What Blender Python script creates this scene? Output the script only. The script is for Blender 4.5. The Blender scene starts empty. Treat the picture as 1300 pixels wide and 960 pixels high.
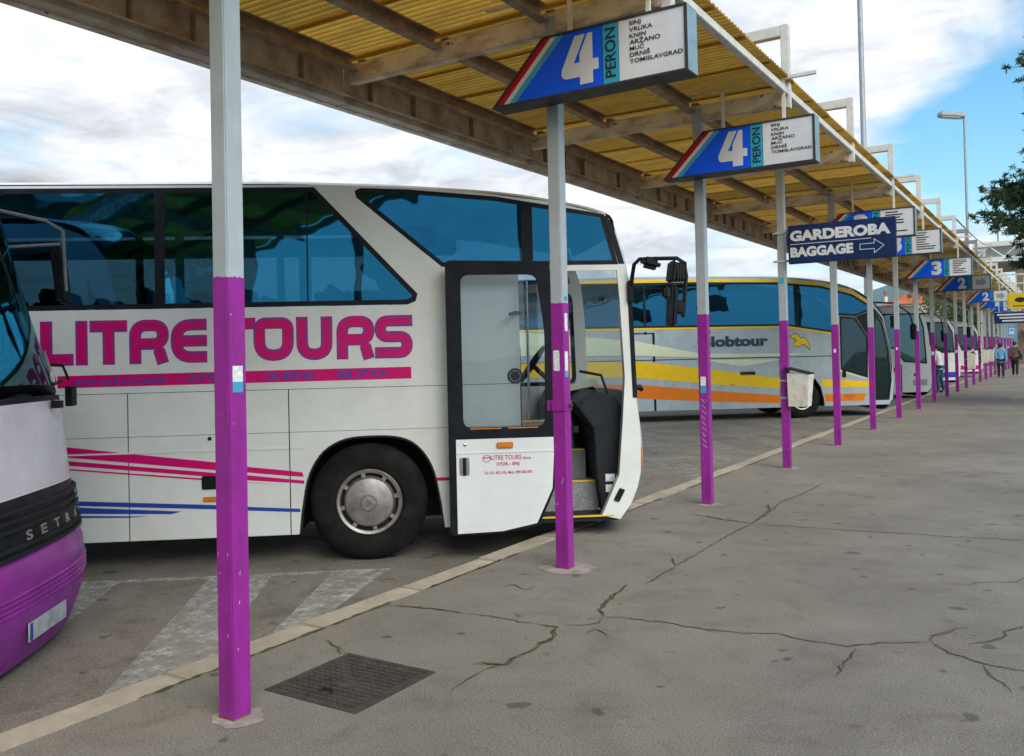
import bpy, bmesh, math, random
from mathutils import Vector, Matrix, geometry

SC = bpy.context.scene
COL = SC.collection
R = math.radians

# ------------------------------------------------------------------ camera
F_PX, PITCH, ROLL, YAW, EYE = 1114.4, 0.0145, -0.023, 0.5641, 1.68
_h = Vector((-math.sin(YAW)*math.cos(PITCH), math.cos(YAW)*math.cos(PITCH), math.sin(PITCH)))
_r0 = Vector((math.cos(YAW), math.sin(YAW), 0)); _u0 = _r0.cross(_h)
_r = _r0*math.cos(ROLL)+_u0*math.sin(ROLL); _u = _u0*math.cos(ROLL)-_r0*math.sin(ROLL)
cam_data = bpy.data.cameras.new('camera')
cam = bpy.data.objects.new('camera', cam_data); COL.objects.link(cam)
cam.matrix_world = Matrix(((_r.x, _u.x, -_h.x, 0), (_r.y, _u.y, -_h.y, 0), (_r.z, _u.z, -_h.z, EYE), (0, 0, 0, 1)))
cam_data.sensor_width = 36; cam_data.lens = F_PX/1300*36
cam_data.shift_y = -45/1300
cam_data.clip_start = 0.05; cam_data.clip_end = 12000
SC.camera = cam

# ------------------------------------------------------------------ sky and sun
SUN_AZ, SUN_EL = R(122), R(40)          # veiled sun, high behind the camera to its right
w = bpy.data.worlds.new('World'); SC.world = w; w.use_nodes = True
nt = w.node_tree; N = nt.nodes; L = nt.links
for n in list(N): N.remove(n)
def wn(t, **k):
    n = N.new(t)
    for a, b in k.items(): setattr(n, a, b)
    return n
out = wn('ShaderNodeOutputWorld'); bg = wn('ShaderNodeBackground'); bg.inputs[1].default_value = 0.1
sky = wn('ShaderNodeTexSky', sky_type='NISHITA', sun_disc=False)
sky.sun_elevation = SUN_EL; sky.sun_rotation = SUN_AZ
sky.air_density = 1.0; sky.dust_density = 0.6; sky.ozone_density = 2.2
tc = wn('ShaderNodeTexCoord')
sep = wn('ShaderNodeSeparateXYZ'); L.new(tc.outputs['Generated'], sep.inputs[0])
def wm(op, a, b=None, c=None, clamp=False):
    n = wn('ShaderNodeMath', operation=op); n.use_clamp = clamp
    for i, v in enumerate((a, b, c)):
        if v is None: continue
        if isinstance(v, (int, float)): n.inputs[i].default_value = v
        else: L.new(v, n.inputs[i])
    return n.outputs[0]
zc = wm('MAXIMUM', sep.outputs[2], 0.0)
den = wm('ADD', zc, 0.12)
px = wm('DIVIDE', sep.outputs[0], den); py = wm('DIVIDE', sep.outputs[1], den)
cmb = wn('ShaderNodeCombineXYZ'); L.new(px, cmb.inputs[0]); L.new(py, cmb.inputs[1])
def wnoise(scale, det, rough, off, dist=0.3):
    mp = wn('ShaderNodeMapping'); mp.inputs[1].default_value = off; L.new(cmb.outputs[0], mp.inputs[0])
    n = wn('ShaderNodeTexNoise'); n.inputs['Scale'].default_value = scale; n.inputs['Detail'].default_value = det
    n.inputs['Roughness'].default_value = rough; n.inputs['Distortion'].default_value = dist
    L.new(mp.outputs[0], n.inputs['Vector']); return n.outputs['Fac']
n1 = wnoise(0.75, 7, 0.55, (3.1, 1.7, 0)); n2 = wnoise(1.5, 8, 0.6, (7.2, 4.4, 2.0)); n3 = wnoise(0.6, 5, 0.5, (1.2, 9.4, 5.0))
# a cloud deck to the left and behind the coaches, thinning out to blue on the right
side = wm('ADD', wm('MULTIPLY', sep.outputs[0], -0.95), wm('ADD', wm('MULTIPLY', sep.outputs[1], 0.33), wm('MULTIPLY', sep.outputs[2], 0.30)))
cov = wm('ADD', side, wm('MULTIPLY', wm('SUBTRACT', n1, 0.5), 0.9))
cov = wm('MULTIPLY', wm('SUBTRACT', cov, 0.40), 8.5, clamp=True)
thin = wm('MULTIPLY', wm('SUBTRACT', n2, 0.32), 5.0, clamp=True)
cov = wm('MULTIPLY', cov, wm('MULTIPLY_ADD', thin, 0.45, 0.55))
broken = wm('MULTIPLY', wm('MULTIPLY', wm('SUBTRACT', n2, 0.46), 6.0, clamp=True), wm('MULTIPLY', wm('SUBTRACT', 0.12, side), 4.0, clamp=True))
cov = wm('MAXIMUM', cov, wm('MULTIPLY', broken, 0.8))
# pale veil near the horizon
veil = wm('MULTIPLY', wm('SUBTRACT', 0.16, zc), 4.0, clamp=True)
cov = wm('MAXIMUM', cov, wm('MULTIPLY', veil, 0.55))
n4 = wnoise(2.6, 9, 0.62, (5.0, 2.2, 8.0), 0.5)
br = wm('MULTIPLY_ADD', n3, 6.8, wm('MULTIPLY_ADD', n4, 12.5, -3.4))
crgb = wn('ShaderNodeCombineColor')
L.new(wm('MULTIPLY', br, 0.985), crgb.inputs[0]); L.new(wm('MULTIPLY', br, 0.995), crgb.inputs[1]); L.new(wm('MULTIPLY', br, 1.03), crgb.inputs[2])
mixc = wn('ShaderNodeMix', data_type='RGBA'); L.new(cov, mixc.inputs['Factor'])
hs = wn('ShaderNodeHueSaturation'); hs.inputs['Hue'].default_value = 0.483; hs.inputs['Saturation'].default_value = 1.3; hs.inputs['Value'].default_value = 1.2
L.new(sky.outputs[0], hs.inputs['Color'])
L.new(hs.outputs[0], mixc.inputs['A']); L.new(crgb.outputs[0], mixc.inputs['B'])
vmin = wn('ShaderNodeVectorMath', operation='MINIMUM'); vmin.inputs[1].default_value = (7.6, 7.6, 7.9); L.new(mixc.outputs['Result'], vmin.inputs[0])
L.new(vmin.outputs[0], bg.inputs[0]); L.new(bg.outputs[0], out.inputs[0])

sd = bpy.data.lights.new('sun', 'SUN'); sd.energy = 2.3; sd.angle = R(50); sd.color = (1.0, 0.93, 0.80)
sun = bpy.data.objects.new('sun', sd); COL.objects.link(sun)
_sd = Vector((math.sin(SUN_AZ)*math.cos(SUN_EL), math.cos(SUN_AZ)*math.cos(SUN_EL), math.sin(SUN_EL)))
sun.rotation_euler = _sd.to_track_quat('Z', 'Y').to_euler(); sun.location = _sd*60

SC.view_settings.view_transform = 'Standard'; SC.view_settings.look = 'None'
SC.view_settings.exposure = 0.84; SC.view_settings.gamma = 1; SC.view_settings.use_curve_mapping = False
SC.render.engine = 'CYCLES'
cy = SC.cycles
cy.use_denoising = True
try: cy.denoiser = 'OPENIMAGEDENOISE'
except Exception: pass
cy.max_bounces = 8; cy.diffuse_bounces = 3; cy.glossy_bounces = 4; cy.transparent_max_bounces = 16; cy.transmission_bounces = 4
cy.caustics_reflective = False; cy.caustics_refractive = False
cy.sample_clamp_indirect = 6

# ------------------------------------------------------------------ materials
MATS = {}
def base_mat(name):
    m = bpy.data.materials.new(name); m.use_nodes = True
    t = m.node_tree
    for n in list(t.nodes): t.nodes.remove(n)
    o = t.nodes.new('ShaderNodeOutputMaterial')
    MATS[name] = m
    return m, t, o
def nd(t, typ, **k):
    n = t.nodes.new(typ)
    for a, b in k.items(): setattr(n, a, b)
    return n
def noise_fac(t, scale, det=5, rough=0.6, stretch=(1, 1, 1), lo=0.35, hi=0.65, coord='Object', dist=0.0):
    c = nd(t, 'ShaderNodeTexCoord'); mp = nd(t, 'ShaderNodeMapping'); mp.inputs[3].default_value = stretch
    t.links.new(c.outputs[coord], mp.inputs[0])
    n = nd(t, 'ShaderNodeTexNoise'); n.inputs['Scale'].default_value = scale; n.inputs['Detail'].default_value = det
    n.inputs['Roughness'].default_value = rough; n.inputs['Distortion'].default_value = dist
    t.links.new(mp.outputs[0], n.inputs['Vector'])
    r = nd(t, 'ShaderNodeMapRange'); r.inputs[1].default_value = lo; r.inputs[2].default_value = hi
    t.links.new(n.outputs['Fac'], r.inputs[0])
    return r.outputs[0], n.outputs['Fac']
def mixcol(t, fac, a, b):
    m = nd(t, 'ShaderNodeMix', data_type='RGBA')
    if isinstance(fac, (int, float)): m.inputs['Factor'].default_value = fac
    else: t.links.new(fac, m.inputs['Factor'])
    for k, v in (('A', a), ('B', b)):
        if isinstance(v, tuple): m.inputs[k].default_value = (*v, 1) if len(v) == 3 else v
        else: t.links.new(v, m.inputs[k])
    return m.outputs['Result']
def mat(name, col, rough=0.5, metal=0.0, coat=0.0, var=0.12, scale=6.0, dirt=None, dirt_amt=0.0, dscale=2.5, stretch=(1, 1, 1), bump=0.0, bscale=60.0, spec=0.3, fleck=None, fleck_lo=0.6, fscale=30):
    m, t, o = base_mat(name)
    p = nd(t, 'ShaderNodeBsdfPrincipled')
    f, _ = noise_fac(t, scale)
    dark = tuple(c*(1-var) for c in col); lite = tuple(min(1, c*(1+var)) for c in col)
    c = mixcol(t, f, dark, lite)
    if dirt:
        f2, _ = noise_fac(t, dscale, 7, 0.65, stretch, 0.45, 0.72)
        mu = nd(t, 'ShaderNodeMath', operation='MULTIPLY'); mu.inputs[1].default_value = dirt_amt; t.links.new(f2, mu.inputs[0])
        c = mixcol(t, mu.outputs[0], c, dirt)
    if fleck:
        f3, _ = noise_fac(t, fscale, 4, 0.6, (1, 1, 1), fleck_lo, fleck_lo+0.05)
        c = mixcol(t, f3, c, fleck)
    t.links.new(c, p.inputs['Base Color'])
    f4, _ = noise_fac(t, scale*1.7)
    rr = nd(t, 'ShaderNodeMapRange'); rr.inputs[3].default_value = max(0.02, rough*0.85); rr.inputs[4].default_value = min(1, rough*1.15)
    t.links.new(f4, rr.inputs[0]); t.links.new(rr.outputs[0], p.inputs['Roughness'])
    p.inputs['Metallic'].default_value = metal; p.inputs['Coat Weight'].default_value = coat; p.inputs['Coat Roughness'].default_value = 0.12; p.inputs['Specular IOR Level'].default_value = spec
    if bump:
        _, nf = noise_fac(t, bscale, 6, 0.7)
        b = nd(t, 'ShaderNodeBump'); b.inputs['Strength'].default_value = bump; b.inputs['Distance'].default_value = 0.01
        t.links.new(nf, b.inputs['Height']); t.links.new(b.outputs[0], p.inputs['Normal'])
    t.links.new(p.outputs[0], o.inputs[0])
    return m
def glass(name, tint, refl, gcol, rough=0.02, wav=0.012, gmax=1.0):
    m, t, o = base_mat(name)
    tr = nd(t, 'ShaderNodeBsdfTransparent'); tr.inputs[0].default_value = (*tint, 1)
    gl = nd(t, 'ShaderNodeBsdfGlossy'); gl.inputs['Color'].default_value = (*gcol, 1); gl.inputs['Roughness'].default_value = rough
    _, nf = noise_fac(t, 1.6, 2, 0.4)
    b = nd(t, 'ShaderNodeBump'); b.inputs['Strength'].default_value = wav*4; b.inputs['Distance'].default_value = 0.05
    t.links.new(nf, b.inputs['Height']); t.links.new(b.outputs[0], gl.inputs['Normal'])
    lw = nd(t, 'ShaderNodeLayerWeight'); lw.inputs[0].default_value = 0.35
    mr = nd(t, 'ShaderNodeMapRange'); mr.inputs[3].default_value = refl; mr.inputs[4].default_value = gmax
    t.links.new(lw.outputs['Fresnel'], mr.inputs[0])
    mx = nd(t, 'ShaderNodeMixShader'); t.links.new(mr.outputs[0], mx.inputs[0]); t.links.new(tr.outputs[0], mx.inputs[1]); t.links.new(gl.outputs[0], mx.inputs[2])
    t.links.new(mx.outputs[0], o.inputs[0])
    return m
def asphalt(name, c0, c1, c2, big=0.35, speck=95.0, oil=0.5):
    m, t, o = base_mat(name)
    p = nd(t, 'ShaderNodeBsdfPrincipled'); p.inputs['Roughness'].default_value = 0.92
    p.inputs['Specular IOR Level'].default_value = 0.25
    f, _ = noise_fac(t, big, 8, 0.62, lo=0.35, hi=0.68); c = mixcol(t, f, c0, c1)
    f, _ = noise_fac(t, 2.3, 8, 0.7, lo=0.5, hi=0.75, dist=0.6); mu = nd(t, 'ShaderNodeMath', operation='MULTIPLY'); mu.inputs[1].default_value = oil; t.links.new(f, mu.inputs[0]); c = mixcol(t, mu.outputs[0], c, c2)
    f, nf = noise_fac(t, speck, 3, 0.8, lo=0.35, hi=0.65)
    mul = nd(t, 'ShaderNodeMapRange'); mul.inputs[3].default_value = 0.58; mul.inputs[4].default_value = 1.42; t.links.new(f, mul.inputs[0])
    hsv = nd(t, 'ShaderNodeHueSaturation'); t.links.new(mul.outputs[0], hsv.inputs['Value']); t.links.new(c, hsv.inputs['Color'])
    # broad blotches of old water and oil stains
    f, _ = noise_fac(t, 0.8, 10, 0.68, lo=0.50, hi=0.66, dist=1.2); mu3 = nd(t, 'ShaderNodeMath', operation='MULTIPLY'); mu3.inputs[1].default_value = 0.22; t.links.new(f, mu3.inputs[0])
    hs3 = nd(t, 'ShaderNodeMix', data_type='RGBA'); t.links.new(mu3.outputs[0], hs3.inputs['Factor']); t.links.new(hsv.outputs[0], hs3.inputs['A']); hs3.inputs['B'].default_value = (*[x*0.5 for x in c2], 1)
    # sparse dark spots (chewing gum, oil drips)
    f, _ = noise_fac(t, 5.5, 2, 0.4, lo=0.68, hi=0.72); mu2 = nd(t, 'ShaderNodeMath', operation='MULTIPLY'); mu2.inputs[1].default_value = 0.6; t.links.new(f, mu2.inputs[0])
    cc = mixcol(t, mu2.outputs[0], hs3.outputs['Result'], tuple(x*0.45 for x in c2))
    t.links.new(cc, p.inputs['Base Color'])
    b = nd(t, 'ShaderNodeBump'); b.inputs['Strength'].default_value = 0.6; b.inputs['Distance'].default_value = 0.008
    t.links.new(nf, b.inputs['Height']); t.links.new(b.outputs[0], p.inputs['Normal'])
    t.links.new(p.outputs[0], o.inputs[0]); return m
def worn_paint(name, col, wear=0.52):
    m, t, o = base_mat(name)
    p = nd(t, 'ShaderNodeBsdfPrincipled'); p.inputs['Roughness'].default_value = 0.85
    f, _ = noise_fac(t, 4, 6, 0.7); t.links.new(mixcol(t, f, tuple(c*0.7 for c in col), col), p.inputs['Base Color'])
    tr = nd(t, 'ShaderNodeBsdfTransparent')
    f1, _ = noise_fac(t, 9.0, 10, 0.85, lo=wear-0.13, hi=wear+0.13)
    mx = nd(t, 'ShaderNodeMixShader'); t.links.new(f1, mx.inputs[0]); t.links.new(tr.outputs[0], mx.inputs[1]); t.links.new(p.outputs[0], mx.inputs[2])
    t.links.new(mx.outputs[0], o.inputs[0]); return m

mat('post_white', (0.36, 0.415, 0.45), 0.45, var=0.06, dirt=(0.30, 0.27, 0.22), dirt_amt=0.25, stretch=(6, 6, 0.6), dscale=3)
mat('post_purple', (0.265, 0.020, 0.265), 0.42, var=0.10, dirt=(0.15, 0.018, 0.13), dirt_amt=0.75, stretch=(5, 5, 0.7), dscale=2.2, fleck=(0.42, 0.30, 0.34), fleck_lo=0.70, fscale=11)
mat('steel_cream', (0.68, 0.61, 0.50), 0.6, var=0.1, dirt=(0.20, 0.09, 0.035), dirt_amt=0.9, dscale=3.2, stretch=(1, 1, 2), fleck=(0.20, 0.075, 0.025), fleck_lo=0.64, fscale=7)
mat('steel_grey', (0.46, 0.40, 0.32), 0.6, var=0.15, dirt=(0.19, 0.095, 0.045), dirt_amt=0.85, dscale=2.6, fleck=(0.17, 0.06, 0.02), fleck_lo=0.69, fscale=4)
mat('purlin_brown', (0.34, 0.25, 0.17), 0.7, var=0.2, dirt=(0.10, 0.06, 0.04), dirt_amt=0.8, dscale=4)
mat('hoop_white', (0.62, 0.62, 0.58), 0.5, var=0.07, dirt=(0.35, 0.27, 0.18), dirt_amt=0.5, dscale=4)
mat('black_trim', (0.010, 0.012, 0.017), 0.45, var=0.3, spec=0.10)
mat('rubber', (0.010, 0.010, 0.011), 0.8, var=0.3, spec=0.12, dirt=(0.035, 0.033, 0.030), dirt_amt=0.35, dscale=3)
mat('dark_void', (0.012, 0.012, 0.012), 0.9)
mat('gap_dark', (0.018, 0.019, 0.022), 0.7, spec=0.15)
mat('coach_white', (0.60, 0.635, 0.63), 0.38, coat=0.12, var=0.025, dirt=(0.40, 0.38, 0.33), dirt_amt=0.28, dscale=1.4, stretch=(1, 1, 1.6))
mat('door_white', (0.66, 0.70, 0.72), 0.34, coat=0.15, var=0.02, dirt=(0.42, 0.40, 0.36), dirt_amt=0.2, dscale=1.6)
mat('crimson', (0.52, 0.003, 0.135), 0.4, spec=0.18, var=0.05)
mat('letter_blue', (0.06, 0.05, 0.33), 0.4, var=0.05)
mat('stripe_blue', (0.02, 0.055, 0.32), 0.4, spec=0.18, var=0.05)
mat('hub_metal', (0.36, 0.34, 0.33), 0.38, metal=0.75, var=0.12, dirt=(0.12, 0.10, 0.09), dirt_amt=0.6, dscale=9)
mat('chrome', (0.6, 0.6, 0.6), 0.18, metal=1.0)
mat('amber', (0.55, 0.16, 0.01), 0.25, coat=0.6)
mat('step_grey', (0.17, 0.18, 0.185), 0.7, fleck=(0.30, 0.31, 0.32), fleck_lo=0.55, fscale=90)
mat('yellow_edge', (0.62, 0.42, 0.02), 0.5)
mat('dash_dark', (0.016, 0.019, 0.025), 0.6, var=0.2, spec=0.15)
mat('dash_cream', (0.42, 0.41, 0.35), 0.6)
mat('seat_blue', (0.030, 0.045, 0.10), 0.85, var=0.35, scale=25)
mat('toy_pink', (0.50, 0.22, 0.24), 0.85, var=0.45, scale=22)
mat('curtain', (0.55, 0.55, 0.50), 0.9)
mat('sticker_blue', (0.05, 0.30, 0.48), 0.5); mat('sticker_white', (0.62, 0.66, 0.68), 0.6, var=0.2, scale=40)
mat('lilac_white', (0.60, 0.58, 0.66), 0.3, coat=0.15, var=0.08, scale=1.8, dirt=(0.40, 0.36, 0.40), dirt_amt=0.3)
mat('coach_purple', (0.25, 0.024, 0.27), 0.38, coat=0.05, var=0.12, dirt=(0.11, 0.03, 0.12), dirt_amt=0.5, dscale=5)
mat('plate_white', (0.36, 0.39, 0.42), 0.5, dirt=(0.14, 0.14, 0.14), dirt_amt=0.8, dscale=14)
mat('rust', (0.15, 0.055, 0.02), 0.9, var=0.4, scale=20)
mat('scuff', (0.34, 0.27, 0.30), 0.8, var=0.3, scale=30)
mat('coach_grey', (0.31, 0.375, 0.41), 0.3, coat=0.15, var=0.04, dirt=(0.16, 0.17, 0.17), dirt_amt=0.4)
mat('livery_cream', (0.55, 0.57, 0.40), 0.35, spec=0.18, var=0.04)
mat('livery_yellow', (0.66, 0.43, 0.012), 0.35, spec=0.18, var=0.05)
mat('livery_orange', (0.60, 0.16, 0.008), 0.35, spec=0.18, var=0.05)
mat('navy_ink', (0.02, 0.03, 0.06), 0.5)
mat('silver_coach', (0.40, 0.43, 0.43), 0.3, coat=0.4, var=0.05)
mat('sign_frame', (0.035, 0.036, 0.04), 0.5, var=0.2)
mat('sign_side', (0.22, 0.33, 0.38), 0.4, var=0.15, dirt=(0.06, 0.07, 0.08), dirt_amt=0.4)
mat('sign_blue', (0.004, 0.10, 0.88), 0.3, spec=0.18, var=0.06, scale=2, dirt=(0.02, 0.05, 0.30), dirt_amt=0.3)
mat('sign_cyan', (0.03, 0.32, 0.50), 0.3, spec=0.18, var=0.06)
mat('sign_lightblue', (0.06, 0.33, 0.58), 0.3, spec=0.18)
mat('sign_red', (0.42, 0.010, 0.022), 0.3, spec=0.18)
mat('sign_white', (0.60, 0.62, 0.66), 0.3, spec=0.18, var=0.04, dirt=(0.42, 0.42, 0.40), dirt_amt=0.35)
mat('sign_black', (0.02, 0.02, 0.025), 0.5)
mat('sign_navy', (0.012, 0.028, 0.095), 0.35, spec=0.18, var=0.1)
mat('sign_yellow', (0.66, 0.46, 0.02), 0.4)
mat('bin_white', (0.62, 0.61, 0.56), 0.6, var=0.08, dirt=(0.30, 0.22, 0.14), dirt_amt=0.6, dscale=7)
mat('lamp_grey', (0.30, 0.33, 0.36), 0.5, metal=0.2)
mat('kerb_concrete', (0.36, 0.315, 0.255), 0.9, var=0.18, scale=3, dirt=(0.16, 0.145, 0.12), dirt_amt=0.6, bump=0.3, bscale=40)
mat('moss', (0.075, 0.085, 0.018), 0.95, var=0.5, scale=12, dirt=(0.05, 0.045, 0.03), dirt_amt=0.7, dscale=9)
mat('crack_dark', (0.042, 0.035, 0.030), 0.95, var=0.4)
mat('crack_soft', (0.085, 0.074, 0.062), 0.95, var=0.3)
mat('cast_iron', (0.060, 0.052, 0.048), 0.7, metal=0.3, var=0.3, scale=12, dirt=(0.10, 0.075, 0.055), dirt_amt=0.6, dscale=8)
mat('mortar', (0.26, 0.24, 0.21), 0.95, var=0.25, scale=9, bump=0.5)
mat('bark', (0.09, 0.065, 0.05), 0.95, var=0.35, scale=14, bump=0.8, bscale=20)
mat('pine_needle', (0.058, 0.105, 0.038), 0.7, var=0.55, scale=1.3)
mat('leaf_green', (0.075, 0.13, 0.028), 0.7, var=0.5, scale=0.8)
mat('roof_tile', (0.36, 0.10, 0.045), 0.9, var=0.2, scale=0.8)
mat('render_beige', (0.42, 0.37, 0.30), 0.9, var=0.12, scale=0.5, dirt=(0.25, 0.20, 0.15), dirt_amt=0.5, dscale=0.6)
mat('render_brown', (0.20, 0.145, 0.10), 0.9, var=0.2, scale=0.6)
mat('wall_white', (0.66, 0.66, 0.63), 0.8, var=0.05, scale=0.4)
mat('window_dark', (0.03, 0.04, 0.05), 0.15, coat=0.5)
mat('forest', (0.022, 0.085, 0.075), 0.95, var=0.5, scale=0.012)
mat('earth', (0.16, 0.15, 0.125), 0.95, var=0.2, scale=0.05)
mat('jacket_blue', (0.10, 0.30, 0.52), 0.8); mat('jacket_brown', (0.11, 0.075, 0.065), 0.85); mat('jacket_white', (0.62, 0.63, 0.63), 0.8)
mat('trouser_dark', (0.015, 0.015, 0.020), 0.85); mat('jeans', (0.035, 0.075, 0.14), 0.85); mat('hair_dark', (0.014, 0.011, 0.010), 0.6)
mat('skin', (0.45, 0.26, 0.19), 0.55); mat('shoe', (0.03, 0.028, 0.026), 0.6); mat('shoe_pale', (0.45, 0.42, 0.35), 0.6); mat('bag_dark', (0.03, 0.028, 0.032), 0.7)
glass('glass_tinted', (0.45, 0.60, 0.66), 0.12, (0.42, 0.74, 0.95))
glass('glass_blue', (0.055, 0.12, 0.155), 0.26, (0.04, 0.30, 0.56), wav=0.03)
glass('glass_clear', (0.72, 0.78, 0.80), 0.06, (0.75, 0.9, 1.0), gmax=0.30)
glass('glass_dark', (0.05, 0.075, 0.08), 0.06, (0.45, 0.7, 0.8))
glass('glass_green', (0.09, 0.20, 0.19), 0.12, (0.40, 0.75, 0.85))
glass('mirror_glass', (0.0, 0.0, 0.0), 0.95, (0.8, 0.85, 0.9), wav=0.0)
asphalt('platform_asphalt', (0.163, 0.150, 0.130), (0.220, 0.203, 0.175), (0.11, 0.097, 0.080), big=0.5, oil=0.65)
asphalt('road_asphalt', (0.145, 0.134, 0.117), (0.225, 0.207, 0.178), (0.072, 0.065, 0.056), big=0.45, oil=0.75)
worn_paint('road_paint', (0.52, 0.52, 0.50), 0.515)
worn_paint('road_paint_faint', (0.50, 0.50, 0.48), 0.59)

def roof_sheet_mat():
    m, t, o = base_mat('fibreglass')
    oi = nd(t, 'ShaderNodeObjectInfo')
    f, _ = noise_fac(t, 2.2, 8, 0.7, (0.6, 2.2, 1), 0.38, 0.72)
    c = mixcol(t, f, (0.84, 0.53, 0.075), (0.46, 0.27, 0.05))
    f2, _ = noise_fac(t, 9, 6, 0.7, (0.5, 3.0, 1), 0.55, 0.78)
    c = mixcol(t, f2, c, (0.13, 0.075, 0.03))
    # trough shading painted in as darker brown, so the corrugation reads
    tcx = nd(t, 'ShaderNodeTexCoord'); sx = nd(t, 'ShaderNodeSeparateXYZ'); t.links.new(tcx.outputs['Object'], sx.inputs[0])
    mz = nd(t, 'ShaderNodeMapRange'); mz.inputs[1].default_value = 0.012; mz.inputs[2].default_value = -0.018; mz.inputs[4].default_value = 0.8; t.links.new(sx.outputs[2], mz.inputs[0])
    c = mixcol(t, mz.outputs[0], c, (0.12, 0.068, 0.025))
    mr = nd(t, 'ShaderNodeMapRange'); mr.inputs[3].default_value = 0.62; mr.inputs[4].default_value = 1.25; t.links.new(oi.outputs['Random'], mr.inputs[0])
    hv = nd(t, 'ShaderNodeHueSaturation'); t.links.new(mr.outputs[0], hv.inputs['Value']); t.links.new(c, hv.inputs['Color'])
    d = nd(t, 'ShaderNodeBsdfDiffuse'); t.links.new(hv.outputs[0], d.inputs[0])
    tl = nd(t, 'ShaderNodeBsdfTranslucent'); t.links.new(hv.outputs[0], tl.inputs[0])
    mx = nd(t, 'ShaderNodeMixShader'); mx.inputs[0].default_value = 0.62
    t.links.new(d.outputs[0], mx.inputs[1]); t.links.new(tl.outputs[0], mx.inputs[2]); t.links.new(mx.outputs[0], o.inputs[0])
roof_sheet_mat()

# ------------------------------------------------------------------ mesh helpers
def tag(o, label=None, cat=None, group=None, kind=None):
    if label: o['label'] = label
    if cat: o['category'] = cat
    if group: o['group'] = group
    if kind: o['kind'] = kind
    return o
def empty(name, loc=(0, 0, 0), rz=0.0):
    o = bpy.data.objects.new(name, None); COL.objects.link(o); o.location = loc; o.rotation_euler = (0, 0, rz)
    o.empty_display_size = 0.2
    return o
def link_mesh(name, me, m=None, parent=None, loc=None):
    o = bpy.data.objects.new(name, me); COL.objects.link(o)
    if m: 
        if not me.materials: me.materials.append(MATS[m])
    if parent is not None: o.parent = parent
    if loc is not None: o.location = loc
    return o
class MB:
    def __init__(s): s.v = []; s.f = []
    def add(s, vs, fs):
        n = len(s.v); s.v += [tuple(p) for p in vs]; s.f += [tuple(i+n for i in f) for f in fs]; return s
    def box(s, c, d, rot=None):
        x, y, z = (a/2 for a in d); M = rot or Matrix.Identity(3); c = Vector(c)
        vs = [c+M @ Vector(p) for p in ((-x, -y, -z), (x, -y, -z), (x, y, -z), (-x, y, -z), (-x, -y, z), (x, -y, z), (x, y, z), (-x, y, z))]
        return s.add(vs, [(3, 2, 1, 0), (4, 5, 6, 7), (0, 1, 5, 4), (1, 2, 6, 5), (2, 3, 7, 6), (3, 0, 4, 7)])
    def bb(s, x0, x1, y0, y1, z0, z1): return s.box(((x0+x1)/2, (y0+y1)/2, (z0+z1)/2), (x1-x0, y1-y0, z1-z0))
    def lathe(s, prof, n=32, axis='y', c=(0, 0, 0), cap=True):
        # prof: (r, h) pairs along the axis
        vs = []; fs = []
        for r, hh in prof:
            for i in range(n):
                a = 2*math.pi*i/n; q, p = r*math.cos(a), r*math.sin(a)
                vs.append({'y': (c[0]+q, c[1]+hh, c[2]+p), 'z': (c[0]+q, c[1]+p, c[2]+hh), 'x': (c[0]+hh, c[1]+q, c[2]+p)}[axis])
        for k in range(len(prof)-1):
            for i in range(n):
                j = (i+1) % n; fs.append((k*n+i, k*n+j, (k+1)*n+j, (k+1)*n+i))
        if cap:
            if prof[0][0] > 1e-5: fs.append(tuple(range(n))[::-1])
            if prof[-1][0] > 1e-5: fs.append(tuple((len(prof)-1)*n+i for i in range(n)))
        return s.add(vs, fs)
    def tube(s, pts, r, n=8, cap=True):
        pts = [Vector(p) for p in pts]; rs = r if isinstance(r, (list, tuple)) else [r]*len(pts)
        vs = []; fs = []; up = None
        for i, p in enumerate(pts):
            t = (pts[min(i+1, len(pts)-1)]-pts[max(i-1, 0)]).normalized()
            if up is None: up = Vector((0, 0, 1)) if abs(t.z) < 0.9 else Vector((1, 0, 0))
            a = t.cross(up).normalized(); b = a.cross(t).normalized(); up = b
            for k in range(n):
                g = 2*math.pi*k/n; vs.append(p+(a*math.cos(g)+b*math.sin(g))*rs[i])
        for i in range(len(pts)-1):
            for k in range(n):
                j = (k+1) % n; fs.append((i*n+k, i*n+j, (i+1)*n+j, (i+1)*n+k))
        if cap: fs.append(tuple(range(n))[::-1]); fs.append(tuple((len(pts)-1)*n+k for k in range(n)))
        return s.add(vs, fs)
    def mesh(s, name, bevel=0.0, smooth=False, angle=40):
        me = bpy.data.meshes.new(name); me.from_pydata(s.v, [], s.f)
        bm = bmesh.new(); bm.from_mesh(me)
        bmesh.ops.recalc_face_normals(bm, faces=bm.faces)
        if bevel: bmesh.ops.bevel(bm, geom=list(bm.edges), offset=bevel, segments=2, affect='EDGES', clamp_overlap=True)
        bm.to_mesh(me); bm.free()
        if smooth:
            for p in me.polygons: p.use_smooth = True
            try: me.set_sharp_from_angle(angle=R(angle))
            except Exception: pass
        me.update(); return me
    def build(s, name, m, parent=None, bevel=0.0, smooth=False, loc=None, angle=40):
        return link_mesh(name, s.mesh(name, bevel, smooth, angle), m, parent, loc)
def side_map(u, v, d): return (u, -d, v)           # a plane seen from -Y: u to the right, v up, d towards the viewer
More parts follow.
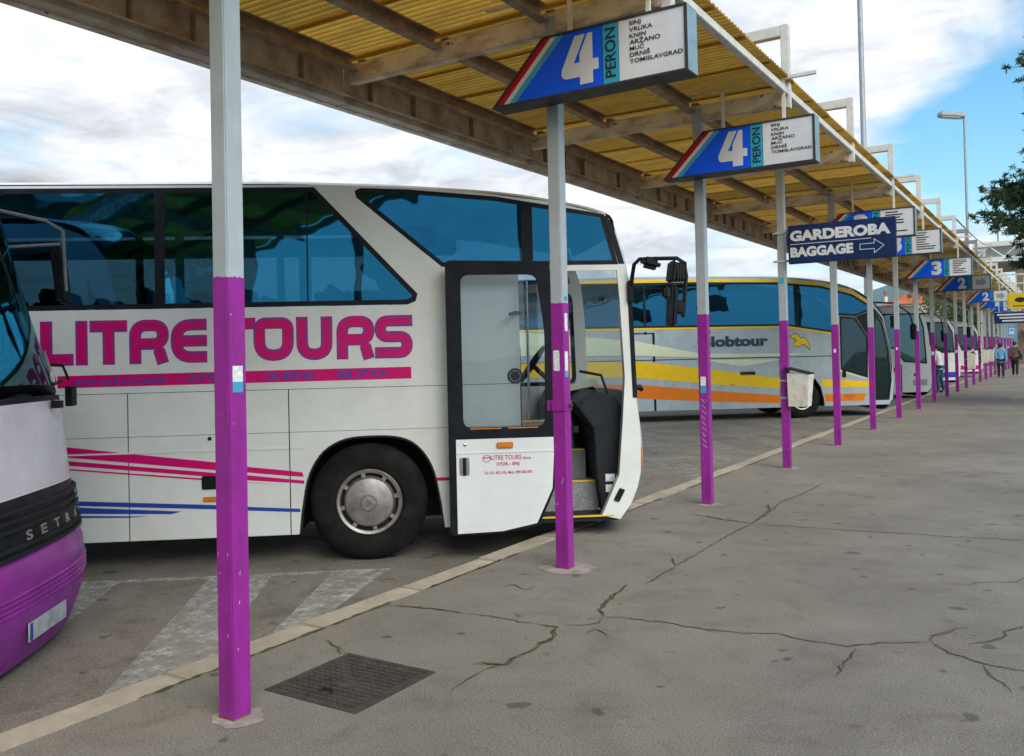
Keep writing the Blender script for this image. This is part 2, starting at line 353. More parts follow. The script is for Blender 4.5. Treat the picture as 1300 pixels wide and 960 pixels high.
def poly(mb, outer, holes=(), d=0.0, th=0.0, fmap=side_map):
    """flat polygon with holes, front at depth d, th thick behind it"""
    loops = [list(outer)]+[list(h) for h in holes]
    flat = [p for l in loops for p in l]
    tris = geometry.tessellate_polygon([[Vector((a, b, 0)) for a, b in l] for l in loops])
    vs = [fmap(a, b, d) for a, b in flat]; fs = [tuple(t) for t in tris]
    if th:
        n = len(flat); vs += [fmap(a, b, d-th) for a, b in flat]; fs += [tuple(i+n for i in t)[::-1] for t in tris]
        k = 0
        for l in loops:
            for i in range(len(l)):
                j = (i+1) % len(l); fs.append((k+i, k+j, n+k+j, n+k+i))
            k += len(l)
    mb.add(vs, fs); return mb
def P(name, m, parent, outer, holes=(), d=0.0, th=0.0, fmap=side_map, smooth=False):
    return poly(MB(), outer, holes, d, th, fmap).build(name, m, parent, smooth=smooth)
def inset(pts, k):
    """offset a simple polygon inwards by k"""
    n = len(pts); area = sum(pts[i][0]*pts[(i+1) % n][1]-pts[(i+1) % n][0]*pts[i][1] for i in range(n)); s = 1 if area > 0 else -1
    res = []
    for i in range(n):
        a, b, c = Vector(pts[i-1]), Vector(pts[i]), Vector(pts[(i+1) % n])
        e1 = (b-a).normalized(); e2 = (c-b).normalized()
        n1 = Vector((-e1.y, e1.x))*s; n2 = Vector((-e2.y, e2.x))*s
        m = (n1+n2); 
        if m.length < 1e-6: m = n1
        m.normalize(); q = b+m*(k/max(0.35, m.dot(n1))); res.append((q.x, q.y))
    return res
def rnd(pts, r, n=4):
    """round the corners of a polygon"""
    res = []; N_ = len(pts)
    for i in range(N_):
        a, b, c = Vector(pts[i-1]), Vector(pts[i]), Vector(pts[(i+1) % N_])
        l = min(r, (a-b).length*0.45, (c-b).length*0.45)
        p = b+(a-b).normalized()*l; q = b+(c-b).normalized()*l
        for k in range(n+1):
            t = k/n; z = p*(1-t)**2+b*2*t*(1-t)+q*t*t; res.append((z.x, z.y))
    return res
def rect(a, b, c, d): return [(a, c), (b, c), (b, d), (a, d)]
_tc = {}
def text_geo(body, bold=0.0):
    k = (body, bold)
    if k not in _tc:
        cu = bpy.data.curves.new('lettering', 'FONT'); cu.body = body; cu.size = 1.0; cu.offset = bold; cu.resolution_u = 3; cu.fill_mode = 'FRONT'
        ob = bpy.data.objects.new('lettering', cu); COL.objects.link(ob)
        me = bpy.data.meshes.new_from_object(ob)
        vs = [(v.co.x, v.co.y) for v in me.vertices]; fs = [tuple(p.vertices) for p in me.polygons]
        bpy.data.objects.remove(ob); bpy.data.curves.remove(cu); bpy.data.meshes.remove(me)
        x0 = min(v[0] for v in vs); x1 = max(v[0] for v in vs); y0 = min(v[1] for v in vs); y1 = max(v[1] for v in vs)
        _tc[k] = ([((a-x0)/(x1-x0), (b-y0)/(y1-y0)) for a, b in vs], fs, (x1-x0)/(y1-y0))
    return _tc[k]
def text(name, body, m, parent, u0, u1, v0, v1, d, bold=0.02, fmap=side_map, rot=False, keep=False):
    vs, fs, asp = text_geo(body, bold); mb = MB()
    if keep: u1 = u0+(v1-v0)*asp*(u1 if u1 > 1 else 1.0)
    if rot: mb.add([fmap(u1-(u1-u0)*b, v0+(v1-v0)*a, d) for a, b in vs], fs)
    else: mb.add([fmap(u0+(u1-u0)*a, v0+(v1-v0)*b, d) for a, b in vs], fs)
    return mb.build(name, m, parent)
def crspline(pts, n=4):
    """Catmull-Rom through pts (2D), n samples per span; returns list and the index of each original point"""
    out_ = []; idx = []
    V2 = [Vector(p) for p in pts]
    for i in range(len(V2)-1):
        p0 = V2[i-1] if i else V2[0]*2-V2[1]; p1 = V2[i]; p2 = V2[i+1]; p3 = V2[i+2] if i+2 < len(V2) else V2[-1]*2-V2[-2]
        idx.append(len(out_))
        for k in range(n):
            t = k/n
            out_.append(0.5*((2*p1)+(p2-p0)*t+(2*p0-5*p1+4*p2-p3)*t*t+(3*p1-p0-3*p2+p3)*t**3))
    idx.append(len(out_)); out_.append(V2[-1])
    return out_, idx
# ================================================================== the setting
def sheet(name, m, x0, x1, y0, y1, z, nx=1, ny=1, parent=None):
    mb = MB(); vs = []; fs = []
    for j in range(ny+1):
        for i in range(nx+1): vs.append((x0+(x1-x0)*i/nx, y0+(y1-y0)*j/ny, z))
    for j in range(ny):
        for i in range(nx):
            a = j*(nx+1)+i; fs.append((a, a+1, a+nx+2, a+nx+1))
    return mb.add(vs, fs).build(name, m, parent)
ROADZ = -0.15
KX0, KX1 = -4.19, -3.98
PX, PY0, PS = -3.374, 6.04, 3.231            # post row, first full post, spacing
NPOST = 22
tag(sheet('ground', 'earth', -5000, 5000, -3000, 6000, ROADZ-0.03), kind='structure')
road = tag(sheet('road', 'road_asphalt', -70, KX0-0.001, -40, 140, ROADZ), kind='structure')
platform = tag(MB().bb(KX1+0.001, 30, -40, 110, -0.3, 0).build('platform', 'platform_asphalt'), kind='structure')

# kerb stones
kerb = tag(MB().bb(KX0+0.02, KX1-0.004, -8, 100, -0.4, -0.16).build('kerb', 'kerb_concrete'), kind='structure')
random.seed(5)
ksm = [MB().bb(0.0, KX1-KX0-0.003, 0.006, 0.994, -0.2, 0.004).mesh('kerb_stone', bevel=0.012) for _ in range(1)][0]
for i in range(104):
    o = link_mesh('kerb_stone', ksm, 'kerb_concrete', kerb, (KX0+random.uniform(-.004, .004), -8+i, random.uniform(-.004, .004)))
    o.rotation_euler = (random.uniform(-.003, .003), random.uniform(-.01, .01), random.uniform(-.004, .004))

# painted hatching in front of each bay
BH = R(52.44)
FW = Vector((math.sin(BH), math.cos(BH), 0)); NR = Vector((math.cos(BH), -math.sin(BH), 0))
BUS1 = Vector((-5.366, 6.006, ROADZ))
def road_quad(name, m, pts, off, z):
    vs = []
    for u_, n_ in pts:
        q = BUS1+off+FW*u_+NR*n_
        vs.append((min(q.x, KX0-0.01), q.y, z))
    return MB().add(vs, [tuple(range(len(vs)))]).build(name, m, road)
for j in range(-1, 11):
    off = Vector((0, 4.5*j, 0))
    for k, (a, b) in enumerate(((-3.6, -3.1), (-2.50, -2.05), (-1.32, -0.80), (-0.30, 0.16))):
        m = 'road_paint' if j < 1 else 'road_paint_faint'
        road_quad('painted_stripe', m, [(a, 0.40), (b, 0.40), (b+0.06, 3.0), (a+0.06, 3.0)], off, ROADZ+0.004)
    road_quad('painted_line', 'road_paint', [(-9.5, 0.30), (0.2, 0.30), (0.2, 0.40), (-9.5, 0.40)], off, ROADZ+0.0045)

# cracks and moss in the platform asphalt
CRACKS = [('moss', [(-3.98, 4.58), (-3.79, 4.63), (-3.59, 4.67), (-3.37, 4.68)]), ('dark', [(-3.37, 4.68), (-3.1, 4.71), (-2.87, 4.7)]), ('moss', [(-2.87, 4.7), (-2.7, 4.71), (-2.63, 4.54), (-2.62, 4.36), (-2.63, 4.19), (-2.64, 4.01), (-2.79, 3.92)]), ('moss', [(-2.64, 4.01), (-2.68, 3.89)]), ('dark', [(-2.68, 3.89), (-2.68, 3.67), (-2.66, 3.56)]), ('dark', [(-2.69, 4.76), (-2.57, 4.82), (-2.52, 4.92), (-2.55, 5.03)]), ('moss', [(-2.55, 5.03), (-2.66, 5.22), (-2.69, 5.44), (-2.71, 5.67), (-2.76, 5.83)]), ('dark', [(-2.55, 5.03), (-2.45, 5.08), (-2.31, 5.09), (-2.13, 5.11)]), ('dark', [(-2.25, 5.12), (-2.08, 5.1), (-1.89, 5.1), (-1.71, 5.12), (-1.49, 5.22), (-1.36, 5.18), (-1.22, 5.17), (-1.09, 5.18), (-1.02, 5.24), (-0.89, 5.36), (-0.7, 5.47)]), ('dark', [(-2.63, 5.88), (-2.63, 6.22), (-2.64, 6.48)]), ('moss', [(-2.64, 6.48), (-2.78, 6.75)]), ('dark', [(-2.64, 6.48), (-2.64, 6.83), (-2.64, 7.07), (-2.65, 7.75), (-2.62, 8.39)]), ('moss', [(-2.62, 8.39), (-2.65, 9.09), (-2.79, 9.53)]), ('dark', [(-2.65, 9.09), (-2.71, 9.78), (-2.64, 10.27), (-2.61, 11.31)]), ('dark', [(-0.7, 5.47), (-0.65, 5.41), (-0.58, 5.31), (-0.42, 5.23), (-0.23, 5.2), (-0.1, 5.21)]), ('dark', [(-0.42, 5.23), (-0.39, 5.1), (-0.33, 4.97), (-0.27, 4.85)]), ('dark', [(-0.7, 5.47), (-0.72, 5.54), (-0.66, 5.68), (-0.6, 5.81), (-0.54, 5.84)]), ('dark', [(-1.05, 5.17), (-1.04, 4.98), (-1.05, 4.82), (-1.04, 4.65)]), ('dark', [(-0.52, 5.52), (-0.4, 5.65), (-0.35, 5.79), (-0.34, 5.88), (-0.26, 6.02), (-0.14, 6.15)]), ('thin', [(-0.79, 6.83), (-0.61, 6.96), (-0.34, 7.15), (-0.31, 7.26), (-0.13, 7.45)]), ('moss', [(-3.35, 8.61), (-2.93, 8.5), (-2.62, 8.39)]), ('thin', [(-2.62, 8.39), (-2.18, 8.44), (-1.8, 8.46), (-1.42, 8.52), (-0.93, 8.56), (-0.36, 8.66), (-0.1, 8.69)]), ('thin', [(-1.69, 12.43), (-1.23, 12.87), (-0.52, 13.08)]), ('thin', [(-0.77, 11.11), (-0.61, 11.41), (-0.38, 11.73)]), ('moss', [(-3.8, 3.84), (-3.69, 3.81), (-3.58, 3.75), (-3.48, 3.72)]), ('dark', [(-3.52, 5.35), (-3.49, 5.44), (-3.32, 5.35), (-3.31, 5.48)]), ('dark', [(-2.48, 4.68), (-2.49, 4.79), (-2.39, 4.73), (-2.33, 4.69)])]
random.seed(11)
def ribbon(name, m, pts, w0, z, parent, jit=0.012, sub=7, close=False):
    P2 = []
    for i in range(len(pts)-1):
        a, b = Vector(pts[i]), Vector(pts[i+1]); n = max(2, int((b-a).length/0.045)); n = min(n, 60)
        for k in range(n):
            q = a.lerp(b, k/n)
            if k or i: q += Vector((random.gauss(0, jit), random.gauss(0, jit)))
            P2.append(q)
    P2.append(Vector(pts[-1]))
    vs = []; fs = []
    for i, q in enumerate(P2):
        t = (P2[min(i+1, len(P2)-1)]-P2[max(i-1, 0)]); t = t.normalized() if t.length else Vector((1, 0))
        e = min(1.0, (i+0.3)/3, (len(P2)-1-i+0.3)/3)
        wd = w0*e*random.uniform(0.35, 1.5)
        nn = Vector((-t.y, t.x))
        vs += [(q.x+nn.x*wd, q.y+nn.y*wd, z), (q.x-nn.x*wd*random.uniform(.5, 1.2), q.y-nn.y*wd, z)]
        if i: fs.append((2*i-2, 2*i-1, 2*i+1, 2*i))
    return MB().add(vs, fs).build(name, m, parent)
for k, (kind, pts) in enumerate(CRACKS):
    if kind == 'thin': ribbon('crack', 'crack_soft', pts, 0.006, 0.003, platform, 0.012)
    else:
        ribbon('crack', 'crack_dark', pts, 0.0027 if kind == 'dark' else 0.003, 0.004, platform, 0.009)
        if kind == 'dark': ribbon('crack_rim', 'crack_soft', pts, 0.006, 0.002, platform, 0.010)
        else: ribbon('moss', 'moss', pts, 0.010, 0.006, platform, 0.012)
y = -4.0
while y < 60:
    l = random.uniform(0.5, 2.5)
    ribbon('moss', 'moss' if random.random() < .75 else 'crack_dark', [(KX1+0.004, y), (KX1+0.004, y+l)], 0.011, 0.006, platform, 0.004)
    y += l+random.uniform(0.02, 0.8)
# mortar round the post feet
for k in range(-1, 8):
    n = 22; r0 = 0.13 if k != 0 else 0.22
    vs = [(PX+0.02+math.cos(a*2*math.pi/n)*r0*random.uniform(.85, 1.12), PY0+PS*k+math.sin(a*2*math.pi/n)*r0*random.uniform(.8, 1.05), 0.003) for a in range(n)]
    MB().add(vs+[(PX, PY0+PS*k, 0.012)], [(i, (i+1) % n, n) for i in range(n)]).build('mortar_collar', 'mortar', platform)

# far hill
def hill():
    random.seed(3); mb = MB(); vs = []; fs = []; nx, ny = 90, 14
    from mathutils import noise
    ridge = lambda x: 60+170*math.exp(-((x+480)/330)**2)+70*math.exp(-((x+1150)/420)**2)+90*math.exp(-((x-500)/500)**2)
    for j in range(ny+1):
        for i in range(nx+1):
            x = -3600+5600*i/nx; yy = 2900+1100*j/ny
            t = math.sin(math.pi*j/ny); z = ridge(x)*t*t**0.2+22*t*noise.fractal(Vector((x/260, yy/260, 1)), 1, 2, 5)
            vs.append((x, yy+0.12*abs(x), max(-5, z)-2))
    for j in range(ny):
        for i in range(nx):
            a = j*(nx+1)+i; fs.append((a, a+1, a+nx+2, a+nx+1))
    o = mb.add(vs, fs).build('hill', 'forest', smooth=True, angle=180); tag(o, kind='structure')
hill()

# ================================================================== canopy
canopy = tag(empty('platform_canopy', (PX, 0, 0)), 'long rusty canopy of yellow corrugated sheets carried on purple and white posts', 'canopy')
def cpart(name, me, m, x, y, z, rz=0, parent=None):
    o = link_mesh(name, me, m, parent or canopy, (x-PX, y, z) if parent is None else (x, y, z)); o.rotation_euler = (0, 0, rz); return o
XL, XR = -5.60, -2.44
ZR0, ZR1 = 4.20, 4.37            # rafters
post_up = MB().bb(-.052, .052, -.052, .052, 2.07, 4.34).mesh('post', bevel=0.006)
paint_lo = MB().bb(-.0535, .0535, -.0535, .0535, 0.0, 2.075).mesh('painted_base', bevel=0.006)
rafter_me = MB().bb(-5.50-PX, XR-PX, -.035, .035, ZR0, ZR0+.014).bb(-5.50-PX, XR-PX, -.006, .006, ZR0+.014, ZR1-.012).bb(-5.50-PX, XR-PX, -.045, .045, ZR1-.012, ZR1).mesh('rafter')
rafter_box = MB().bb(-5.50-PX, XR-PX, -.045, .045, ZR0, ZR1).mesh('rafter', bevel=.006)
hoop_me = MB().bb(XR-PX-.005, XR-PX+.075, -.045, .045, ZR0-.015, 5.06).bb(XR-PX-1.05, XR-PX-.005, -.045, .045, 4.94, 5.055).bb(XR-PX-1.13, XR-PX-1.05, -.045, .045, 4.44, 5.055).mesh('hoop_frame', bevel=.006)
pur_len = PS-0.1
purlin_me = MB().bb(-.045, .045, 0, pur_len, 4.30, 4.312).bb(-.045, -.033, 0, pur_len, 4.312, 4.425).bb(-.045, .03, 0, pur_len, 4.425, 4.435).mesh('purlin')
tube_me = MB().bb(-.035, .035, 0, PS-.102, 4.31, 4.385).mesh('front_rail', bevel=.006)
edge_me = MB().bb(-.012, .0, 0, PS-.01, 4.06, 4.43).bb(-.10, .02, 0, PS-.01, 4.045, 4.06).bb(-.012, .075, 0, PS-.01, 4.10, 4.112).bb(-.012, .06, 0, PS-.01, 4.41, 4.425).mesh('edge_beam')
stiff_me = MB().bb(0.001, .055, -.006, .006, 4.113, 4.40).mesh('stiffener')
gut_me = MB().bb(-.17, -.10, 0, PS-.005, 4.035, 4.05).bb(-.17, -.16, 0, PS-.005, 4.05, 4.16).mesh('gutter')
# corrugated sheet, one mesh for all
def corrugated(wid, x0, x1, nw, amp):
    mb = MB(); vs = []; fs = []; n = nw*6; xs = (x0, (x0+x1)/2, x1)
    for i in range(n+1):
        yy = wid*i/n; z = amp*math.sin(2*math.pi*i/6)
        for x in xs: vs.append((x, yy, z))
    for i in range(n):
        for k in range(2): a = i*3+k; fs.append((a, a+1, a+4, a+3))
    return mb.add(vs, fs).mesh('roof_sheet', smooth=True, angle=180)
NS = 4
sheet_me = corrugated(PS/NS+.05, -5.66-PX, -2.335-PX, 11, 0.019)
random.seed(21)
for k in range(-8, NPOST):
    Y = PY0+PS*k
    if k != -2 or True:
        p = cpart('post', post_up, 'post_white', PX, Y, 0); cpart('painted_base', paint_lo, 'post_purple', 0, 0, 0, parent=p)
        p.rotation_euler = (random.gauss(0, .001), random.gauss(0, .001), random.gauss(0, .012))
        if k == 0:
            MB().box((0, 0, 1.275), (.121, .121, .085)).build('clamp', 'post_purple', p, bevel=.006)
            MB().box((-.085, -.03, 1.275), (.05, .03, .085)).build('clamp_lug', 'post_purple', p, bevel=.005)
            MB().lathe([(0, 0), (.014, .002), (.016, .012), (.012, .03), (0, .032)], 10, 'x', (.058, .015, 1.275)).build('bolt', 'crack_dark', p)
            P('sticker', 'sticker_blue', p, rect(-.03, .02, 2.10, 2.135), d=.054, fmap=lambda a, b, d: (d, a+.012, b))
            P('sticker', 'sticker_white', p, rect(-.03, .02, 1.55, 1.70), d=.0545, fmap=lambda a, b, d: (d, a, b))
            P('sticker', 'sticker_blue', p, rect(-.03, .02, 1.50, 1.55), d=.0545, fmap=lambda a, b, d: (d, a, b))
            P('sticker', 'sticker_white', p, rnd(rect(-.035, .02, 1.55, 1.71), .012), d=.0545)
            P('sticker', 'sticker_white', p, rnd(rect(-.02, .025, 1.86, 2.0), .012), d=.0545, fmap=lambda a, b, d: (d, a, b))
        elif k == -1:
            P('sticker', 'sticker_white', p, rect(-.03, .03, 1.585, 1.66), d=.0545, fmap=lambda a, b, d: (d, a, b))
            P('sticker', 'sticker_blue', p, rect(-.03, .03, 1.535, 1.585), d=.0545, fmap=lambda a, b, d: (d, a, b))
        elif k == 1:
            P('sticker', 'sticker_white', p, rnd(rect(-.03, .03, 1.30, 1.40), .01), d=.0545); P('sticker', 'sticker_blue', p, rect(-.03, .03, 1.22, 1.298), d=.0545)
            for q in range(9):    # scratched graffiti strokes
                z0 = 1.16-q*.062; P('graffiti_stroke', 'post_white', p, [(-.03, z0), (-.022, z0), (.012+.01*(q % 3), z0-.045), (.004+.01*(q % 3), z0-.045)], d=.0545)
        elif k in (2, 3, 5): P('sticker', 'sticker_blue' if k == 2 else 'sticker_white', p, rect(-.03, .03, 2.60, 2.68) if k == 2 else rect(-.02, .02, 1.6, 1.66), d=.0545)
        elif k > 5 and k % 2 or k < -1: P('sticker', 'sticker_white', p, rect(-.04, .04, 1.4, 1.5), d=.0545)
        if -2 < k < 7:      # chips, scuffs, rust at the foot and an uneven paint line
            for q in range(16 if k < 3 else 8):
                zc_ = abs(random.gauss(0, .7))+.05 if q % 2 else random.uniform(.1, 2.0); zc_ = min(zc_, 2.0); c_ = random.uniform(-.042, .042); s0 = random.uniform(.002, .0065)
                sh = [(c_+s0*random.uniform(.5, 1.2)*math.cos(a*math.pi/4), zc_+s0*random.uniform(.8, 2.6)*math.sin(a*math.pi/4)) for a in range(8)]
                P('paint_chip', 'rust' if q % 3 == 0 else 'scuff', p, [(max(-.05, min(.05, a)), b) for a, b in sh], d=.0541, fmap=side_map if q % 2 else (lambda a, b, d: (d, a, b)))
            for fm_ in (side_map, lambda a, b, d: (d, a, b)):
                top_ = [(-.05+i*.01, 2.078+random.choice((0, 0, .002, .004, .007))) for i in range(11)]
                P('paint_edge', 'post_purple', p, [(-.05, 2.068)]+[(.05, 2.068)]+top_[::-1], d=.0538, fmap=fm_)
                foot = [(-.05+i*.0125, .006+random.uniform(.004, .016)) for i in range(9)]
                P('foot_rust', 'rust', p, [(-.05, .004), (.05, .004)]+foot[::-1], d=.0541, fmap=fm_)
    cpart('rafter', rafter_box, 'steel_cream', PX, Y, 0); cpart('hoop_frame', hoop_me, 'hoop_white', PX, Y, 0)
    if k < NPOST-1:
        for x in (-5.42, -4.47, -3.42): cpart('purlin', purlin_me, 'purlin_brown', x, Y+.05, 0)
        cpart('front_rail', tube_me, 'hoop_white', XR+.035, Y+.051, 0)
        cpart('edge_beam', edge_me, 'steel_grey', XL, Y+.005, 0); cpart('gutter', gut_me, 'steel_cream', XL, Y+.003, 0)
        for q in (.45, .95, 1.55, 2.1, 2.62):
            if random.random() < .8: cpart('stiffener', stiff_me, 'purlin_brown', XL, Y+q+random.uniform(-.12, .12), 0)
        for q in range(NS):
            s_ = cpart('roof_sheet', sheet_me, 'fibreglass', PX, Y+PS/NS*q, 4.460+.004*(q % 2)+random.uniform(0, .003)); s_.rotation_euler = (0, random.uniform(-.003, .003), 0)

# ================================================================== platform signs
LIST4 = ['SINJ', 'VRLIKA', 'KNIN', 'AR\u017dANO', 'MU\u010c', 'DRNI\u0160', 'TOMISLAVGRAD']
FOUR = [(.38, 1), (.66, 1), (.34, .45), (.50, .45), (.50, .62), (.72, 1.0), (.85, 1.0), (.85, .47), (1, .47), (1, .25), (.85, .25), (.85, 0), (.50, 0), (.50, .16), (.12, .16), (.03, .20), (0, .26), (.01, .36)]
def peron_sign(k, num, xr, z0, label, style='list', ln=1.62, grp='platform number signs hung from the canopy'):
    Y = PY0+PS*k-.085
    t = tag(empty('platform_sign', (xr, Y, z0)), label, 'sign', grp)
    H = .47; x0 = -ln; sl = .47; D = .2
    body = [(x0, 0), (0, 0), (0, H), (x0+sl, H)]
    # box housing: open frame
    P('housing', 'sign_frame', t, body, d=D-.02, th=D-.02)
    P('frame', 'sign_frame', t, body, [inset(body, .016)], d=D, th=.0195)
    P('end_plate', 'sign_side', t, rect(.004, D-.01, .008, H-.008), d=.003, fmap=lambda a, b, d: (d, -a, b))
    e = inset(body, .0165); bx0, bx1 = e[0], e[1]; tx0 = e[3]
    yb, yt = e[0][1], e[3][1]; k_ = (tx0[0]-bx0[0])/(yt-yb)
    def band(a, b, m, nm): # slanted band
        P(nm, m, t, [(bx0[0]+a, yb), (bx0[0]+b, yb), (bx0[0]+b+k_*(yt-yb), yt), (bx0[0]+a+k_*(yt-yb), yt)], d=D-.008)
    band(0, .066, 'sign_red', 'red_stripe'); band(.066, .116, 'sign_white', 'white_stripe'); band(.116, .18, 'sign_lightblue', 'light_stripe')
    xc0, xc1 = x0+.97, x0+1.10
    P('blue_panel', 'sign_blue', t, [(bx0[0]+.18, yb), (xc0, yb), (xc0, yt), (bx0[0]+.18+k_*(yt-yb), yt)], d=D-.008)
    P('cyan_strip', 'sign_cyan', t, rect(xc0+.004, xc1, yb, yt), d=D-.008)
    P('white_panel', 'sign_white', t, rect(xc1+.004, e[1][0], yb, yt), d=D-.008)
    if num == '4': P('number', 'sign_white', t, [(x0+.63+a*.31, .05+b*.37) for a, b in FOUR], d=D-.004)
    else: text('number', num, 'sign_white', t, x0+.68 if num != '1' else x0+.74, x0+.92, .06, .42, D-.004, bold=.05)
    text('lettering', 'PERON', 'sign_black', t, xc0+.025, xc1-.02, .06, .42, D-.004, bold=.01, rot=True)
    if style == 'list':
        hgt = .030
        for i, s in enumerate(LIST4):
            z = .400-i*.0455-(.008 if 'J' in s else 0)
            text('lettering', s, 'sign_black', t, xc1+.09, 1.3, z, z+hgt+(.010 if s[-1] == 'J' or s[-1] in '\u010c\u017d\u0160' or '\u017d' in s or '\u0160' in s or '\u010c' in s else 0), D-.004, bold=.018, keep=True) if s != 'TOMISLAVGRAD' else text('lettering', s, 'sign_black', t, xc1+.09, -.03, z, z+hgt, D-.004, bold=.018)
    elif style == 'lines':
        random.seed(k)
        for i in range(8):
            z = .40-i*.045; P('print_line', 'sign_black', t, rect(xc1+.08, xc1+.08+random.uniform(.14, .36), z, z+.018), d=D-.004)
    elif style == 'arrow':
        P('arrow', 'lamp_grey', t, [(xc1+.10, .16), (xc1+.26, .16), (xc1+.26, .08), (xc1+.40, .235), (xc1+.26, .39), (xc1+.26, .31), (xc1+.10, .31)], d=D-.004)
    top = 4.442-z0
    for xh in (x0+.66, x0+1.30): MB().bb(xh-.016, xh+.016, -D/2-.012, -D/2+.012, H-.002, top).build('hanger', 'hoop_white', t)
    MB().bb(x0-.1, -.05+.06, -D/2-.02, -D/2+.02, top-.003, top+.03).build('hanger_bar', 'hoop_white', t)
    return t
peron_sign(0, '4', -2.16, 3.62, 'nearest blue and white 4 PERON sign, above the second post from the left')
peron_sign(1, '4', -2.07, 3.55, 'second blue and white 4 PERON sign, just behind the nearest one')
peron_sign(3, '3', -2.03, 3.47, 'PERON sign half hidden behind the navy GARDEROBA board', 'lines')
peron_sign(4, '3', -2.00, 3.47, 'PERON sign whose number 3 is cut by the right end of the GARDEROBA board', 'lines')
peron_sign(6, '3', -2.0, 3.45, 'small blue 3 PERON sign hanging alone below the two half hidden ones', 'lines')
peron_sign(8, '2', -2.0, 3.43, 'far 2 sign with a grey arrow on its white panel', 'arrow')
peron_sign(11, '2', -2.0, 3.43, 'farther 2 sign with a grey panel, behind the one with an arrow', 'arrow')
peron_sign(13, '1', -2.0, 3.43, 'nearer of the two far 1 signs close to the yellow board', 'lines')
peron_sign(15, '1', -2.0, 3.43, 'farther of the two far 1 signs close to the yellow board', 'lines')

# navy baggage sign clamped to the fourth post
t = tag(empty('baggage_sign', (-3.25, PY0+PS*2-.02, 2.86)), 'navy GARDEROBA BAGGAGE board with arrow clamped to a post', 'sign')
W_, H_ = 1.39, .53
MB().bb(0, W_, -.10, 0, 0, H_).build('box', 'sign_navy', t, bevel=.008)
text('lettering', 'GARDEROBA', 'sign_white', t, .03, W_-.06, .305, .455, .103, bold=.055)
text('lettering', 'BAGGAGE', 'sign_white', t, .03, .86, .085, .225, .103, bold=.055)
P('rule', 'sign_white', t, rect(.03, W_-.30, .262, .270), d=.103)
arrow = [(.94, .12), (1.12, .12), (1.12, .06), (1.25, .16), (1.12, .26), (1.12, .20), (.94, .20)]
P('arrow', 'sign_white', t, arrow, [inset(arrow, .008)], d=.103)
for z in (.04, .44):
    MB().bb(-.24, .02, .0, .012, z, z+.03).build('bracket', 'hoop_white', t)
    MB().bb(-.19, -.06, -.044, -.034, z, z+.03).build('clamp_strap', 'steel_cream', t)

# other far boards
t = tag(empty('yellow_board', (-1.95, 40.0, 3.05)), 'yellow board with a black emblem near the right edge of the picture', 'sign')
MB().bb(0, 2.2, -.08, 0, 0, .62).build('panel', 'sign_yellow', t, bevel=.01)
P('emblem', 'sign_black', t, [(.42+.19*math.cos(a*math.pi/8), .36+.10*math.sin(a*math.pi/8)) for a in range(16)], d=.084)
P('rule', 'sign_black', t, rect(.15, 2.1, .10, .14), d=.084)
for x in (.3, 1.9): MB().bb(x-.02, x+.02, -.06, -.02, .61, 1.34).build('hanger', 'hoop_white', t)
MB().bb(-.46, 2.0, -.07, -.01, 1.34, 1.40).build('hanger_bar', 'hoop_white', t)
t = tag(empty('office_board', (-2.82, 46.0, 2.62)), 'dark navy office board with three rows of pale print below the yellow board', 'sign')
MB().bb(0, 2.3, -.08, 0, 0, .50).build('panel', 'sign_navy', t, bevel=.01)
for i in range(3): P('print_line', 'sign_white', t, rect(.12+.1*i, 1.55-.1*i, .36-i*.14, .43-i*.14), d=.084)
ar = [(1.72, .18), (1.85, .18), (1.85, .11), (2.0, .23), (1.85, .35), (1.85, .28), (1.72, .28)]
P('arrow', 'sign_white', t, ar, [inset(ar, .012)], d=.084)
for x in (.2, 2.1): MB().bb(x-.015, x+.015, -.05, -.02, .49, 1.78).build('hanger', 'hoop_white', t)
MB().bb(.40, 2.2, -.07, .0, 1.78, 1.83).build('hanger_bar', 'hoop_white', t)
t = tag(empty('stop_sign_plate', (-2.73, 55.0, 2.10)), 'small blue and white bus stop plate under the office board', 'sign')
MB().bb(0, .34, -.03, 0, 0, .52).build('plate', 'sign_lightblue', t, bevel=.005)
P('pictogram', 'sign_white', t, rect(.05, .29, .10, .44), [rect(.09, .25, .28, .38)], d=.034)
MB().bb(.15, .19, .002, .04, -2.10, .52).build('pole', 'lamp_grey', t)
# ================================================================== coaches
RZ = R(90)-BH                                  # local +X is the coach's forward direction, +Y its left, right side at y = 0
def coach_loc(u, n): return BUS1+FW*u+NR*n
def shell(parent, path, segs, W, lean, rise, bulge, n=4, S=22, kr=5.0, kf=2.6):
    pts, idx = crspline(path, n)
    rows = []
    for i, p in enumerate(pts):
        t = (pts[min(i+1, len(pts)-1)]-pts[max(i-1, 0)]).normalized(); nrm = Vector((-t.y, t.x))
        f = max(0.0, min(1.0, nrm.x)); f = f*f*(3-2*f)
        amt = rise*(1-f)+bulge*f; k = kr*(1-f)+kf*f
        if nrm.x < -0.3: amt = rise
        l = lean(p.y); row = []
        for j in range(S+1):
            s = math.sin(math.pi/2*(2*j/S-1)); a = amt*(1-abs(s)**k)
            row.append((p.x+nrm.x*a, W/2+(W/2-l)*s, p.y+nrm.y*a))
        rows.append(row)
    objs = {}
    for i0, i1, nm, m in segs:
        rr = rows[idx[i0]:idx[i1]+1]; mb = MB(); vs = [p for r in rr for p in r]; fs = []
        for i in range(len(rr)-1):
            for j in range(S): a = i*(S+1)+j; fs.append((a, a+1, a+S+2, a+S+1))
        objs[nm] = mb.add(vs, fs).build(nm, m, parent, smooth=True, angle=180)
    return objs, rows, idx
